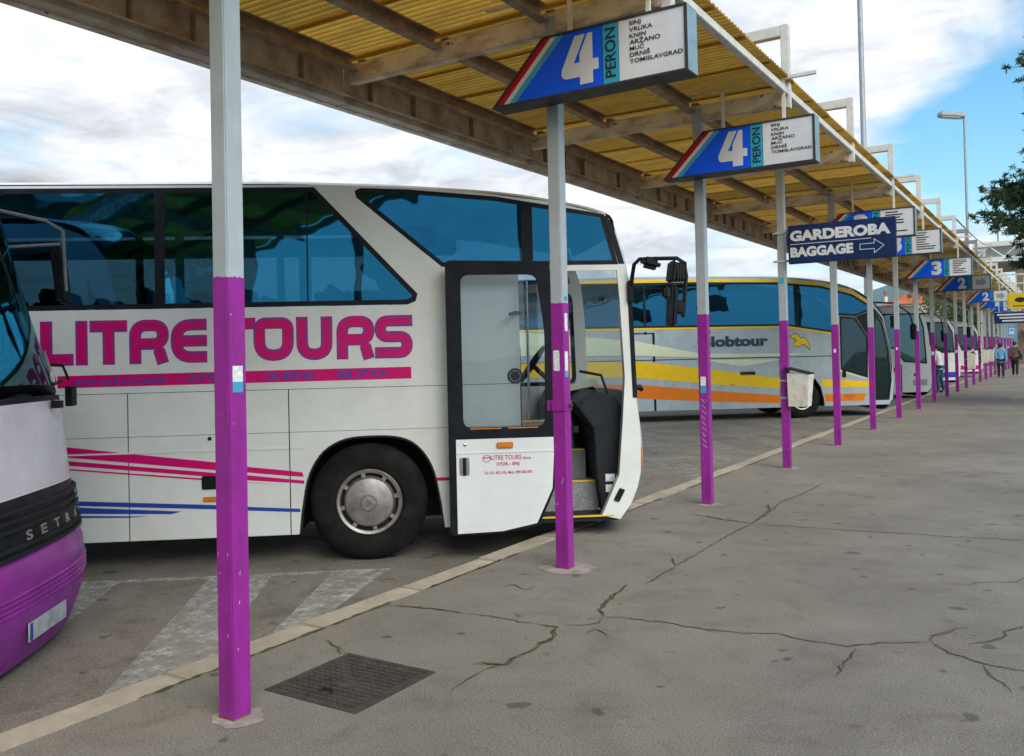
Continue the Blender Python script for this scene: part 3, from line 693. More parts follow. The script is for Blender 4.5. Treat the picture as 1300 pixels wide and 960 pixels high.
def wheel(parent, u, y, r, flip=1, star=False, hub='hub_metal'):
    c = (u, y, r)
    prof = [(r*.54, .05), (r*.57, .03), (r*.60, .012), (r*.70, .0), (r*.84, .004), (r*.90, .012), (r*.955, .028), (r, .06), (r, .26), (r*.95, .29), (r*.6, .29)]
    mb = MB().lathe([(a, b*flip) for a, b in prof], 48, 'y', c, cap=False)
    o = mb.build('wheel', 'rubber', parent, smooth=True, angle=35)
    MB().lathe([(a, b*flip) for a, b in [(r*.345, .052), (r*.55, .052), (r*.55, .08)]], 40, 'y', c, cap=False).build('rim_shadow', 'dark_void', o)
    h = MB().lathe([(a, b*flip) for a, b in [(r*.49, .045), (r*.50, .018), (r*.545, .012), (r*.565, .022), (r*.57, .05)]], 48, 'y', c, cap=False)
    h.lathe([(a, b*flip) for a, b in [(0, -.028), (r*.13, -.026), (r*.14, -.014), (r*.30, -.006), (r*.40, .006), (r*.435, .028), (r*.44, .05)]], 48, 'y', c, cap=False)
    for i in range(8):
        a = 2*math.pi*i/8+.2; q = Matrix.Rotation(-a, 3, 'Y')
        h.box(Vector(c)+q @ Vector((r*.465, .028*flip, 0)), (r*.08, .02, r*.07), q)
    h.build('hubcap', hub, o, smooth=True, angle=35)
    if star:
        sm = MB()
        ring = [(r*.135*math.cos(i*math.pi/16), r*.135*math.sin(i*math.pi/16)) for i in range(32)]
        poly(sm, ring, [[(x*.86, z*.86) for x, z in ring]], d=.033*1, th=.006, fmap=lambda a, b, d: (u+a, y-d*flip, r+b))
        for i in range(3):
            a = math.pi/2+2*math.pi*i/3+.35; e = (math.cos(a), math.sin(a)); p = (-e[1], e[0]); L_ = r*.118; q = r*.022
            poly(sm, [(p[0]*q, p[1]*q), (-p[0]*q, -p[1]*q), (e[0]*L_, e[1]*L_)], d=.035, th=.006, fmap=lambda a, b, d: (u+a, y-d*flip, r+b))
        sm.build('emblem', 'chrome', o)
    return o
def arch_pts(u, r, w0, n=12, sq=2.6, rx=None):
    """superellipse wheel arch opening from its left foot to its right foot"""
    res = []
    for i in range(n+1):
        a = math.pi*(1-i/n); c, s = math.cos(a), math.sin(a)
        res.append((u+(rx or r)*math.copysign(abs(c)**(2/sq), c), w0+(r*2.0-w0+.06 if False else r)*abs(s)**(2/sq)))
    return res
def well(parent, pts, y0, y1, flip=1):
    mb = MB(); n = len(pts); vs = [(a, y0, b) for a, b in pts]+[(a, y1, b) for a, b in pts]
    fs = [(i, i+1, n+i+1, n+i) for i in range(n-1)]+[tuple(range(n, 2*n))]
    return mb.add(vs, fs).build('wheel_well', 'dark_void', parent)
def seat(parent, u, y, z, m='seat_blue'):
    mb = MB(); rot = Matrix.Rotation(R(-14), 3, 'Y')
    mb.box((u, y, z+.42), (.46, .44, .14)).box((u-.28, y, z+.78), (.12, .44, .70), rot).box((u-.37, y, z+1.16), (.11, .26, .20), rot).box((u, y, z+.18), (.08, .36, .34))
    return mb.build('seat', m, parent, bevel=.03)

# ------------------------------------------------------------------ white tour coach
b1 = tag(empty('tour_coach', BUS1, RZ), 'white tour coach with big crimson lettering on its side and its front door standing open', 'coach', 'coaches parked along the kerb')
W1 = 2.5
lean1 = lambda w: max(0.0, (w-2.31)*0.035)
up1 = lambda a, b, d: (a, lean1(b)-d, b)
RU, AX2 = -9.3, -6.1
arch_f = [(-.62, .27), (-.60, .46), (-.55, .74), (-.47, .92), (-.36, 1.04), (-.20, 1.115), (0, 1.135), (.24, 1.125), (.40, 1.07), (.52, .95), (.60, .78), (.655, .5), (.68, .28)]
arch_f = [arch_f[0]]+[(v.x, v.y) for v in crspline(arch_f[1:-1], 3)[0]]+[arch_f[-1]]
arch_r = [(a+AX2, b) for a, b in arch_f]
G = .005
# lower side built from separate panels over a dark sub-frame
row_lo, row_mid, row_hi = (.27, 1.183), (1.187, 1.568), (1.573, 2.31)
DX = 1.40
backing = [(RU+.02, .30)]+[(a, max(b, .30)) for a, b in arch_r]+[(a, max(b, .30)) for a, b in arch_f]+[(DX-.02, .30), (DX-.02, 2.30), (RU+.02, 2.30)]
P('sub_frame', 'gap_dark', b1, backing, d=-.014, th=.02)
cols = [RU, -4.86, -3.48, -2.09, -.695, DX]
for i in range(5):
    a, b = cols[i]+G, cols[i+1]-G
    if i == 0: lo = [(a, .27)]+arch_r+[(b, .27), (b, row_lo[1]), (a, row_lo[1])]
    elif i == 4: lo = [(a, .27)]+arch_f+[(b, .29), (b, row_lo[1]), (a, row_lo[1])]
    else: lo = rect(a, b, *row_lo)
    P('side_panel', 'coach_white', b1, lo, d=0, th=.012)
    P('side_panel', 'coach_white', b1, rect(a, b, *row_mid), d=0, th=.012)
P('belt_panel', 'coach_white', b1, rect(RU, DX, *row_hi), d=0, th=.012)
# thin pressed ribs
for a, b in ((RU+.1, AX2-.66), (AX2+.66, -.70), (-.685, -.56), (.63, DX-.01)): P('rib', 'coach_white', b1, rect(a, b, 1.035, 1.05), d=.006, th=.006)
# front pillar between door and nose
pillar = [(2.13, .33), (2.30, .29), (2.40, .42), (2.47, .58), (2.503, .72), (2.513, 1.0), (2.50, 1.2), (2.474, 1.42), (2.44, 2.31), (2.345, 2.31), (2.375, 1.6), (2.345, 1.2), (2.30, .70)]
P('door_pillar', 'coach_white', b1, pillar, d=0, th=.09)
P('pillar_lamp', 'black_trim', b1, rnd([(2.24, .47), (2.29, .45), (2.35, .56), (2.30, .58)], .01), d=.012, th=.011)
# upper side with window openings
win1 = [(RU+.3, 2.315), (.385, 2.315), (.455, 2.345), (.475, 2.41), (-.44, 3.395), (RU+.3, 3.395)]
win2 = [(.70, 2.655), (2.34, 2.655), (2.215, 3.135), (1.7, 3.215), (1.2, 3.30), (.4, 3.37), (-.02, 3.385), (-.075, 3.36), (-.06, 3.30)]
upper = [(RU, 2.3101), (DX, 2.3101), (DX, 2.60), (2.325, 2.60), (2.345, 2.3101), (2.44, 2.3101), (2.405, 2.66), (2.27, 3.08), (2.235, 3.125), (1.75, 3.245), (1.0, 3.345), (.3, 3.395), (-.42, 3.42), (RU, 3.42)]
P('upper_side', 'coach_white', b1, upper, [inset(win1, -.002), inset(win2, -.002)], d=0, th=.03, fmap=up1)
def win(parent, poly_, dv, m, fm, border=.045, top=.06):
    g = P('window', m, parent, poly_, d=-.006, fmap=fm)
    P('window_frame', 'black_trim', g, poly_, [inset(poly_, border)], d=-.003, fmap=fm)
    for a, b, c, d_ in dv: P('divider', 'black_trim', g, rect(a, b, c, d_), d=-.0025, fmap=fm)
    return g
win(b1, win1, [(-1.845, -1.755, 2.36, 3.35), (-.515, -.503, 2.36, 3.35), (-3.5, -3.41, 2.36, 3.35), (-5.2, -5.11, 2.36, 3.35), (-6.9, -6.81, 2.36, 3.35)], 'glass_blue', up1)
win(b1, win2, [(1.44, 1.545, 2.70, 3.21)], 'glass_blue', up1, border=.04)
# roof, windscreen, nose
path1 = [(RU, 3.42), (-6, 3.43), (-2, 3.43), (-.42, 3.42), (1.0, 3.345), (1.75, 3.245), (2.235, 3.125), (2.31, 3.0), (2.405, 2.66), (2.44, 2.31), (2.475, 1.42), (2.515, 1.0), (2.505, .72), (2.40, .42), (2.30, .29)]
shell(b1, path1, [(0, 6, 'roof', 'coach_white'), (7, 10, 'windscreen', 'glass_clear'), (6, 7, 'windscreen_header', 'black_trim'), (10, 11, 'front_panel', 'coach_white'), (11, 14, 'bumper', 'coach_white')], W1, lean1, .10, .15)
edge = [(2.245, 3.115), (2.30, 3.02), (2.40, 2.66), (2.438, 2.31), (2.468, 1.42)]
poly_e = edge+[(a-.055, b) for a, b in edge[::-1]]
P('windscreen_seal', 'black_trim', b1, [p for p in edge[:3]]+[(a-.055, b) for a, b in edge[:3][::-1]], d=.004, th=.05, fmap=up1)
P('windscreen_seal', 'black_trim', b1, [(2.462, 2.31), (2.488, 1.41), (2.445, 1.41), (2.42, 2.31)], d=.004, th=.05)
MB().box((2.514, .022, .86), (.022, .05, .20)).build('side_lamp', 'amber', b1, bevel=.008)
# headliner
hl = [(RU+.05, 3.33), (-.42, 3.33), (1.0, 3.25), (1.75, 3.14), (2.15, 3.02)]; mb = MB(); vs = []; fs = []
for i, (a, b) in enumerate(hl):
    vs += [(a, .10, b+.07), (a, .16, b), (a, W1-.16, b), (a, W1-.10, b+.07)]
    if i: k = 4*i; fs += [(k-4, k-3, k+1, k), (k-3, k-2, k+2, k+1), (k-2, k-1, k+3, k+2)]
mb.add(vs, fs).build('headliner', 'seat_blue', b1)
for yy in (.34, W1-.34): MB().bb(RU+.2, .9, yy-.17, yy+.17, 3.02, 3.20).build('luggage_rack', 'dash_dark', b1, bevel=.03)
# rear and left side
P('rear_wall', 'coach_white', b1, rect(0.0, W1, .4, 3.42), d=0, th=.03, fmap=lambda a, b, d: (RU-d, a, b))
lf = lambda a, b, d: (a, W1-lean1(b)+d, b)
lout = [(RU, .28)]+arch_r+arch_f+[(2.30, .29), (2.40, .42), (2.46, .92), (2.47, 1.45), (2.44, 2.31), (2.405, 2.66), (2.27, 3.08), (1.75, 3.245), (.3, 3.39), (-.42, 3.41), (RU, 3.41)]
lw = [[(RU+.3, 2.32), (.2, 2.32), (-.3, 3.38), (RU+.3, 3.38)], [(.75, 2.68), (2.28, 2.68), (2.16, 3.08), (1.2, 3.25), (.3, 3.33)], rnd([(1.15, 1.45), (2.33, 1.45), (2.30, 2.58), (1.15, 2.58)], .12)]
P('left_side', 'coach_white', b1, [(a, b) for a, b in lout], lw, d=0, th=.03, fmap=lf)
for k_, w_ in enumerate(lw):
    g = P('window', 'glass_tinted' if k_ < 2 else 'glass_clear', b1, w_, d=-.01, fmap=lf)
    if k_ == 0:
        for x in (-7.6, -6.0, -4.4, -2.8, -1.2): P('divider', 'black_trim', g, rect(x, x+.09, 2.33, 3.37), d=-.006, fmap=lf)
    P('window_frame', 'black_trim', g, w_, [inset(w_, .05)], d=-.006, fmap=lf)
# floor, underside, wells, wheels
MB().bb(RU+.05, 1.30, .06, W1-.06, 1.22, 1.27).build('floor', 'dash_dark', b1)
MB().bb(RU+.1, -.72, .75, W1-.75, .30, .5).bb(-.7, 2.2, .85, W1-.85, .34, .5).bb(AX2+.75, -.74, .04, W1-.04, .29, .33).build('underbody', 'dark_void', b1)
for u, a in ((0, arch_f), (AX2, arch_r)):
    well(b1, a, .012, .62); wheel(b1, u, .02, .53, star=(u == 0)); wheel(b1, u, W1-.02, .53, flip=-1)
P('arch_lip', 'gap_dark', b1, arch_f+[(a*1.0, b-.0) for a, b in inset(arch_f, .018)[::-1]], d=.004, th=.01)
# lettering: rounded stroke letters in three layers
def stroke(mb, pts, hw, d, cut0=0.0, cut1=0.0, fm=side_map):
    V2 = [Vector(p) for p in pts]
    V2[0] = V2[0]+(V2[1]-V2[0]).normalized()*cut0; V2[-1] = V2[-1]+(V2[-2]-V2[-1]).normalized()*cut1
    vs = []; fs = []
    for i, p in enumerate(V2):
        e1 = (p-V2[i-1]).normalized() if i else (V2[1]-p).normalized(); e2 = (V2[i+1]-p).normalized() if i < len(V2)-1 else e1
        n1 = Vector((-e1.y, e1.x)); n2 = Vector((-e2.y, e2.x)); m_ = (n1+n2).normalized(); k = hw/max(.5, m_.dot(n1))
        vs += [fm(p.x+m_.x*k, p.y+m_.y*k, d), fm(p.x-m_.x*k, p.y-m_.y*k, d)]
        if i: fs.append((2*i-2, 2*i-1, 2*i+1, 2*i))
    mb.add(vs, fs)
def rpath(pts, r, n=6):
    """open polyline with rounded inner corners"""
    res = [pts[0]]
    for i in range(1, len(pts)-1):
        a, b, c = Vector(pts[i-1]), Vector(pts[i]), Vector(pts[i+1]); l = min(r, (a-b).length*.5, (c-b).length*.5)
        p = b+(a-b).normalized()*l; q = b+(c-b).normalized()*l
        for k in range(n+1):
            t = k/n; z = p*(1-t)**2+b*2*t*(1-t)+q*t*t; res.append((z.x, z.y))
    res.append(pts[-1]); o_ = [res[0]]
    for p in res[1:]:
        if (Vector(p)-Vector(o_[-1])).length > 1e-3: o_.append(p)
    return o_
HWL = .052
def letter(ch, w, h):
    a, b, c, d_ = HWL, w-HWL, HWL, h-HWL; m_ = h*.50
    # (points, corner radius, start butt, end butt)
    return {'L': [([(a, h), (a, c), (w, c)], .05, 0, 0)], 'I': [([(w/2, 0), (w/2, h)], 0, 0, 0)],
            'T': [([(0, d_), (w, d_)], 0, 0, 0), ([(w/2, 0), (w/2, d_-HWL)], 0, 0, 1)],
            'R': [([(a, 0), (a, d_), (b, d_), (b, m_-.02), (a+HWL, m_-.02)], .10, 0, 1), ([(b-.035, m_-.02-HWL), (b, 0)], 0, 1, 0)],
            'E': [([(w, d_), (a, d_), (a, c), (w, c)], .16, 0, 0), ([(a+HWL, h/2), (w, h/2)], 0, 1, 0)],
            'O': [([(w/2, d_), (a, d_), (a, c), (b, c), (b, d_), (w/2, d_)], .15, 2, 2)],
            'U': [([(a, h), (a, c), (b, c), (b, h)], .14, 0, 0)],
            'S': [([(w, d_), (a, d_), (a, h/2), (b, h/2), (b, c), (0, c)], .10, 0, 0)]}[ch]
PX2U = lambda x: -2.82+(x-50)*.006843
LET = [('L', 50, 91), ('I', 93, 109), ('T', 111, 158), ('R', 160, 210), ('E', 212, 258), ('T', 277, 320), ('O', 317, 369), ('U', 372, 419), ('R', 424, 474), ('S', 474, 524)]
for ch, a, b in LET:
    u0, u1 = PX2U(a), PX2U(b); wv = u1-u0
    for hw, d_, m in ((HWL, .0025, 'crimson'), (HWL-.009, .0040, 'letter_blue'), (HWL-.019, .0055, 'crimson')):
        mb = MB(); k = HWL-hw
        for pts, r, s0, s1 in letter(ch, wv, .392):
            pp = rpath(pts, r) if r else pts
            if ch == 'I': hw2 = min(hw, wv/2-k)
            else: hw2 = hw
            stroke(mb, [(u0+x, 1.828+z) for x, z in pp], hw2, d_, (k, -k, 0)[s0], (k, -k, 0)[s1])
        mb.build('letter', m, b1)
P('phone_band', 'crimson', b1, [(-2.68, 1.632), (.404, 1.642), (.404, 1.748), (-2.68, 1.738)], d=.0025)
text('lettering', 'mobitel:', 'letter_blue', b1, -2.52, -1.74, 1.652, 1.722, .004, bold=.01)
text('lettering', '098', 'letter_blue', b1, -1.56, -1.16, 1.655, 1.725, .004, bold=.01)
text('lettering', '286', 'letter_blue', b1, -.90, -.44, 1.660, 1.728, .004, bold=.01)
text('lettering', '870', 'letter_blue', b1, -.26, .18, 1.664, 1.732, .004, bold=.01)
STR = [('crimson', [(-3.4, 1.235-.06), (-2.58, 1.11), (-2.16, 1.05), (-1.35, .94), (-1.07, .89), (-.70, .842), (-.70, .795), (-1.07, .84), (-1.35, .87), (-2.09, .96), (-2.58, 1.02), (-3.4, 1.10)]),
       ('crimson', [(-3.4, 1.08), (-2.58, .99), (-1.34, .845), (-1.07, .815), (-.70, .767), (-.70, .735), (-1.07, .77), (-1.45, .82), (-2.58, .95), (-3.4, 1.03)]),
       ('crimson', [(-3.4, 1.0), (-2.56, .92), (-1.46, .80), (-1.06, .75), (-.74, .717), (-1.46, .785), (-2.56, .907), (-3.4, .985)]),
       ('crimson', [(-.69, .84), (-.585, .823), (-.575, .785), (-.69, .795)]), ('crimson', [(-.69, .765), (-.57, .75), (-.57, .72), (-.69, .735)]), ('crimson', [(.61, .735), (DX-.01, .735), (DX-.01, .705), (.615, .705)]),
       ('stripe_blue', [(-3.4, .70), (-2.56, .64), (-1.34, .56), (-1.06, .533), (-.70, .505), (-.70, .475), (-1.06, .50), (-1.34, .522), (-2.56, .60), (-3.4, .66)]), ('stripe_blue', [(-.69, .505), (-.61, .50), (-.61, .47), (-.69, .475)]),
       ('stripe_blue', [(-3.4, .64), (-2.55, .585), (-2.1, .55), (-1.64, .515), (-1.73, .495), (-2.56, .53), (-3.4, .57)]), ('stripe_blue', [(-3.4, .545), (-2.56, .512), (-1.93, .482), (-2.1, .477), (-2.56, .493), (-3.4, .52)])]
for m, pts in STR: P('livery_stripe', m, b1, pts, d=.0025)
MB().box((-1.40, -.004, .76), (.13, .02, .12)).build('flap_handle', 'black_trim', b1, bevel=.008)
MB().box((-1.395, -.004, .612), (.12, .02, .045)).build('marker_lamp', 'amber', b1, bevel=.006)
MB().lathe([(0, -.014), (.014, -.012), (.018, 0)], 12, 'y', (-1.39, 0, 1.15)).build('flap_lock', 'black_trim', b1)
# round badge and hatch outline seen through the door glass
ring = [(1.35+.072*math.cos(i*math.pi/12), 1.64+.072*math.sin(i*math.pi/12)) for i in range(24)]
P('badge', 'black_trim', b1, ring, d=.004); P('badge_ring', 'step_grey', b1, [(1.35+(a-1.35)*.75, 1.64+(b-1.64)*.75) for a, b in ring], [[(1.35+(a-1.35)*.6, 1.64+(b-1.64)*.6) for a, b in ring]], d=.006)
# ---- the open plug door, parked outside the body just behind its opening
dr = P('door', 'black_trim', b1, rnd([(.725, .24), (1.19, .245), (1.52, .30), (1.665, .62), (1.70, 1.1), (1.70, 1.8), (1.665, 2.67), (.725, 2.69)], .05), [rnd([(.86, 1.19), (1.60, 1.19), (1.61, 2.04), (1.545, 2.555), (.86, 2.56)], .08)], d=.20, th=.045)
dpan = [(.79, .255), (1.19, .265), (1.50, .325), (1.645, .63), (1.675, 1.09), (.79, 1.09)]
P('door_panel', 'door_white', dr, dpan, d=.206, th=.02)
P('door_rib', 'door_white', dr, rect(.795, 1.668, .962, .975), d=.211, th=.005)
P('door_glass', 'glass_clear', dr, rnd([(.855, 1.185), (1.605, 1.185), (1.615, 2.04), (1.55, 2.56), (.855, 2.565)], .08), d=.18)
P('door_seal', 'amber', dr, rect(.92, 1.20, 1.176, 1.186), d=.202); P('door_seal', 'amber', dr, rect(1.26, 1.53, 1.176, 1.186), d=.202)
MB().box((1.225, -.214, 1.03), (.15, .018, .055)).build('door_lamp', 'amber', dr, bevel=.008)
P('door_handle_recess', 'step_grey', dr, rnd(rect(.815, .905, .77, .93), .02), d=.2085); MB().box((.862, -.214, .85), (.028, .014, .155)).build('door_handle', 'black_trim', dr, bevel=.004)
MB().lathe([(0, -.218), (.014, -.214), (.016, -.205)], 12, 'y', (.87, 0, 1.045)).build('door_lock', 'chrome', dr)
text('lettering', 'LITRE TOURS', 'crimson', dr, 1.10, 1.37, .902, .942, .2095, bold=.0); text('lettering', 'd.o.o.', 'crimson', dr, 1.385, 1.46, .902, .928, .2095)
text('lettering', 'OTOK - SINJ', 'crimson', dr, 1.145, 1.35, .842, .878, .2095, bold=.02); text('lettering', 'Tel. 021 822 476, Mob. 098 286 870', 'crimson', dr, 1.035, 1.465, .772, .80, .2095, bold=.012)
lg = [(1.06+.038*math.cos(i*math.pi/8), .915+.032*math.sin(i*math.pi/8)) for i in range(16)]
P('logo', 'crimson', dr, lg, [[(1.06+(a-1.06)*.85, .915+(b-.915)*.85) for a, b in lg]], d=.2095); P('logo_bar', 'crimson', dr, rect(1.03, 1.09, .918, .926), d=.2095)
for z in (.55, 2.2): MB().tube([(1.30, -.17, z), (1.36, -.06, z+.02), (1.42, .04, z+.02)], .016).build('door_arm', 'black_trim', dr)
MB().tube([(1.46, -.13, 1.25), (1.46, -.13, 2.5)], .012).build('door_rail', 'chrome', dr)
# ---- doorway: steps, dash, rails
st = MB().bb(1.42, 2.28, .02, .34, .28, .325).build('step', 'dash_dark', b1); MB().bb(1.45, 2.24, -.004, .03, .322, .334).build('step_edge', 'yellow_edge', st)
for y0, z0, z1, ux in ((.34, .325, .60, 2.16), (.60, .60, .875, 2.09), (.86, .875, 1.15, 2.02)):
    s_ = MB().bb(1.42, ux, y0, y0+.28, z0, z1).build('step', 'step_grey', b1); MB().bb(1.42, ux-.01, y0-.006, y0+.03, z1, z1+.012).build('step_edge', 'yellow_edge', s_)
MB().bb(1.30, 1.41, .04, 1.1, .3, 1.9).build('step_wall', 'dash_dark', b1)
ds = poly(MB(), [(2.17, .33), (2.40, .42), (2.44, .9), (2.46, 1.2), (2.30, 1.42), (2.12, 1.48), (1.93, 1.36), (2.10, 1.12), (2.12, .7)], d=-.16, th=.75).build('dashboard', 'dash_dark', b1, bevel=.01)
poly(MB(), [(2.44, .5), (2.46, 1.25), (2.25, 1.50), (1.95, 1.46), (1.85, 1.30), (2.05, .5)], d=-1.0, th=1.35).build('dashboard', 'dash_dark', b1, bevel=.01)
poly(MB(), [(1.80, 1.32), (1.90, 1.50), (2.28, 1.56), (2.32, 1.50), (1.96, 1.44), (1.88, 1.28)], d=-.93, th=.06).build('dash_trim', 'dash_cream', b1, bevel=.006)
P('notice', 'sticker_white', b1, rect(1.86, 2.08, 1.02, 1.09), d=-.92, th=.004, fmap=side_map); P('notice_symbol', 'stripe_blue', b1, rect(1.865, 1.925, 1.025, 1.085), d=-.917)
for i in range(2): P('notice', 'sticker_white', b1, rect(2.20, 2.29, .62-i*.10, .69-i*.10), d=-.157)
MB().tube([(2.28, .22, .95), (2.25, .22, 1.45), (2.20, .25, 1.62), (2.02, .4, 1.66)], .014).build('grab_rail', 'gap_dark', b1)
stw = MB(); cw = Vector((1.72, 1.85, 1.72)); q = Matrix.Rotation(R(-55), 3, 'Y')
stw.tube([cw+q @ Vector((.24*math.cos(i*math.pi/12), .24*math.sin(i*math.pi/12), 0)) for i in range(25)], .017, 6)
stw.tube([cw+q @ Vector((-.23, 0, 0)), cw, cw+q @ Vector((.23, 0, 0))], .02, 6).tube([cw, cw+Vector((.3, 0, -.3))], .03, 6).build('steering_wheel', 'black_trim', b1, smooth=True)
seat(b1, 1.12, 1.85, 1.0, 'dash_dark')
for i in range(6):
    for y in (.35, .84, 1.66, 2.15): seat(b1, .05-.85*i, y, 1.27)
# soft toys, cushion and oval board in the front window
for i in range(9):
    x = -.42+i*.085; r_ = .055+.012*((i*7) % 3)
    MB().lathe([(0, -.05), (r_*.7, -.035), (r_, 0), (r_*.8, .04), (0, .06)], 10, 'z', (x, .14, 2.40+.01*(i % 2))).build('soft_toy', 'toy_pink', b1, smooth=True, angle=180)
ov = [(.07+.125*math.cos(i*math.pi/14)*math.cos(.45)+.065*math.sin(i*math.pi/14)*math.sin(.45), 2.63-.125*math.cos(i*math.pi/14)*math.sin(.45)+.065*math.sin(i*math.pi/14)*math.cos(.45)) for i in range(28)]
P('oval_board', 'sticker_white', b1, ov, d=-.12, th=.012); P('oval_edge', 'crimson', b1, ov, [inset(ov, .016)], d=-.117)
P('oval_mark', 'crimson', b1, [(.02, 2.66), (.09, 2.65), (.10, 2.60), (.05, 2.59)], d=-.117)
P('curtain', 'curtain', b1, rect(-.60, -.49, 2.36, 2.78), d=-.14); P('curtain', 'curtain', b1, rect(-1.70, -1.62, 2.36, 3.3), d=-.14); P('curtain', 'curtain', b1, rect(-3.3, -3.2, 2.36, 3.3), d=-.14)
# exterior mirrors on a looped arm
arm = MB().tube([(2.44, .0, 2.32), (2.455, -.06, 2.54), (2.465, -.10, 2.64), (2.51, -.12, 2.685), (2.66, -.16, 2.685), (2.84, -.20, 2.682), (2.90, -.21, 2.64), (2.92, -.21, 2.52), (2.895, -.21, 2.28), (2.88, -.21, 2.14)], .019, 8).tube([(2.45, -.02, 2.40), (2.88, -.2, 2.42)], .012, 6)
ma = arm.build('mirror_arm', 'black_trim', b1, smooth=True)
MB().box((2.612, -.13, 2.645), (.175, .15, .10), Matrix.Rotation(R(14), 3, 'Y')).build('mirror', 'black_trim', ma, bevel=.035, smooth=True)
mr = MB().box((2.775, -.24, 2.555), (.045, .20, .20), Matrix.Rotation(R(8), 3, 'Y')).box((2.845, -.24, 2.55), (.10, .16, .155)).build('mirror', 'black_trim', ma, bevel=.018, smooth=True)
for i in range(4): MB().box((2.81+i*.026, -.24, 2.55), (.010, .172, .168)).build('mirror_rib', 'gap_dark', mr)
MB().box((2.76, -.28, 2.24), (.055, .22, .38), Matrix.Rotation(R(4), 3, 'Y')).box((2.835, -.24, 2.23), (.09, .12, .13)).build('mirror', 'black_trim', ma, bevel=.02, smooth=True)
MB().box((2.70, -.32, 2.36), (.06, .12, .11)).build('mirror', 'gap_dark', ma, bevel=.02, smooth=True)
MB().box((2.44, -.02, 2.40), (.05, .06, .20)).build('mirror_bracket', 'black_trim', b1, bevel=.01)
MB().tube([(2.475, .1, 1.50), (2.54, .11, 1.50), (2.565, .11, 1.47)], [.02, .03, .02], 8).build('wiper_pivot', 'black_trim', b1)

# ------------------------------------------------------------------ lilac and purple coach at the left edge
b0 = tag(empty('purple_coach', BUS1+NR*3.6, RZ), 'lilac white coach with purple bumper, only its front corner in view at the left edge', 'coach', 'coaches parked along the kerb')
W0 = 2.5; lean0 = lambda w: max(0.0, (w-1.6)*0.05)
path0 = [(-13.6, 3.42), (-9, 3.45), (-4.2, 3.45), (-3.2, 3.40), (-2.82, 3.22), (-2.67, 2.98), (-2.46, 2.2), (-2.285, 1.62), (-2.262, 1.56), (-2.20, 1.03), (-2.195, 1.0), (-2.15, .70), (-2.145, .62), (-2.115, .585), (-2.11, .42), (-2.125, .33), (-2.19, .16)]
obj0, rows0, idx0 = shell(b0, path0, [(0, 4, 'roof', 'lilac_white'), (4, 7, 'windscreen', 'glass_green'), (7, 8, 'windscreen_seal', 'black_trim'), (8, 10, 'front_panel', 'lilac_white'), (10, 12, 'grille', 'black_trim'), (12, 16, 'bumper', 'coach_purple')], W0, lean0, .07, .30, n=5, S=28, kf=3.0)
def surf0(y, wv, d=0.0):
    """point on the nose of the purple coach at lateral y and height wv, d in front of it"""
    rows = rows0[idx0[4]:]
    best = None
    for i in range(len(rows)-1):
        za = rows[i][14][2]; zb = rows[i+1][14][2]
        if (za-wv)*(zb-wv) <= 0 and abs(za-zb) > 1e-6:
            t = (za-wv)/(za-zb); ra, rb = rows[i], rows[i+1]
            for j in range(len(ra)-1):
                pa = [ra[j][k]+(rb[j][k]-ra[j][k])*t for k in range(3)]; pb = [ra[j+1][k]+(rb[j+1][k]-ra[j+1][k])*t for k in range(3)]
                if pa[1] <= y <= pb[1]:
                    q = (y-pa[1])/max(1e-6, pb[1]-pa[1]); best = (pa[0]+(pb[0]-pa[0])*q+d, y, wv)
            if best: return best
    return best or (-2.2+d, y, wv)
f0 = lambda a, b, d: surf0(a, b, d)
for i, z in enumerate((.97, .92, .87, .765, .72)):    # grille slats
    mb = MB(); ys = [.08+k*(W0-.16)/26 for k in range(27)]
    vs = []; fs = []
    for k, yy in enumerate(ys):
        p = Vector(surf0(yy, z)); vs += [(p.x+.002, yy, z-.012), (p.x+.026, yy, z-.006), (p.x+.026, yy, z+.006), (p.x+.002, yy, z+.012)]
        if k: a = 4*k; fs += [(a-4, a-3, a+1, a), (a-3, a-2, a+2, a+1), (a-2, a-1, a+3, a+2)]
    mb.add(vs, fs).build('grille_slat', 'gap_dark', b0)
mb = MB(); vs = []; fs = []
for k in range(31):
    pass
for k in range(29):
    p = Vector(rows0[idx0[12]][k]); vs += [(p.x-.01, p.y, p.z-.012), (p.x+.016, p.y, p.z-.009), (p.x+.014, p.y, p.z+.010), (p.x-.012, p.y, p.z+.014)]
    if k: a = 4*k; fs += [(a-4, a-3, a+1, a), (a-3, a-2, a+2, a+1), (a-2, a-1, a+3, a+2)]
mb.add(vs, fs).build('chrome_strip', 'chrome', b0)
for i, z in enumerate((.50, .47, .44, .41)):          # fluted bumper
    mb = MB(); vs = []; fs = []
    for k in range(31):
        yy = .05+k*(W0-.10)/30; p = Vector(surf0(yy, z)); vs += [(p.x-.002, yy, z-.009), (p.x+.012, yy, z), (p.x-.002, yy, z+.009)]
        if k: a = 3*k; fs += [(a-3, a-2, a+1, a), (a-2, a-1, a+2, a+1)]
    mb.add(vs, fs).build('bumper_flute', 'coach_purple', b0)
for ch, yc in zip('SETRA', (1.10, 1.30, 1.50, 1.69, 1.87)):
    text('letter', ch, 'hub_metal', b0, yc-.042, yc+.042, .79, .85, .030, bold=.03, fmap=f0)
P('plate', 'plate_white', b0, rect(1.02, 1.54, .20, .31), d=.035, th=.008, fmap=lambda a, b, d: (surf0(1.28, .3)[0]-.02+d, a, b))
P('plate_band', 'stripe_blue', b0, rect(1.025, 1.06, .205, .305), d=.0375, fmap=lambda a, b, d: (surf0(1.28, .3)[0]-.02+d, a, b))
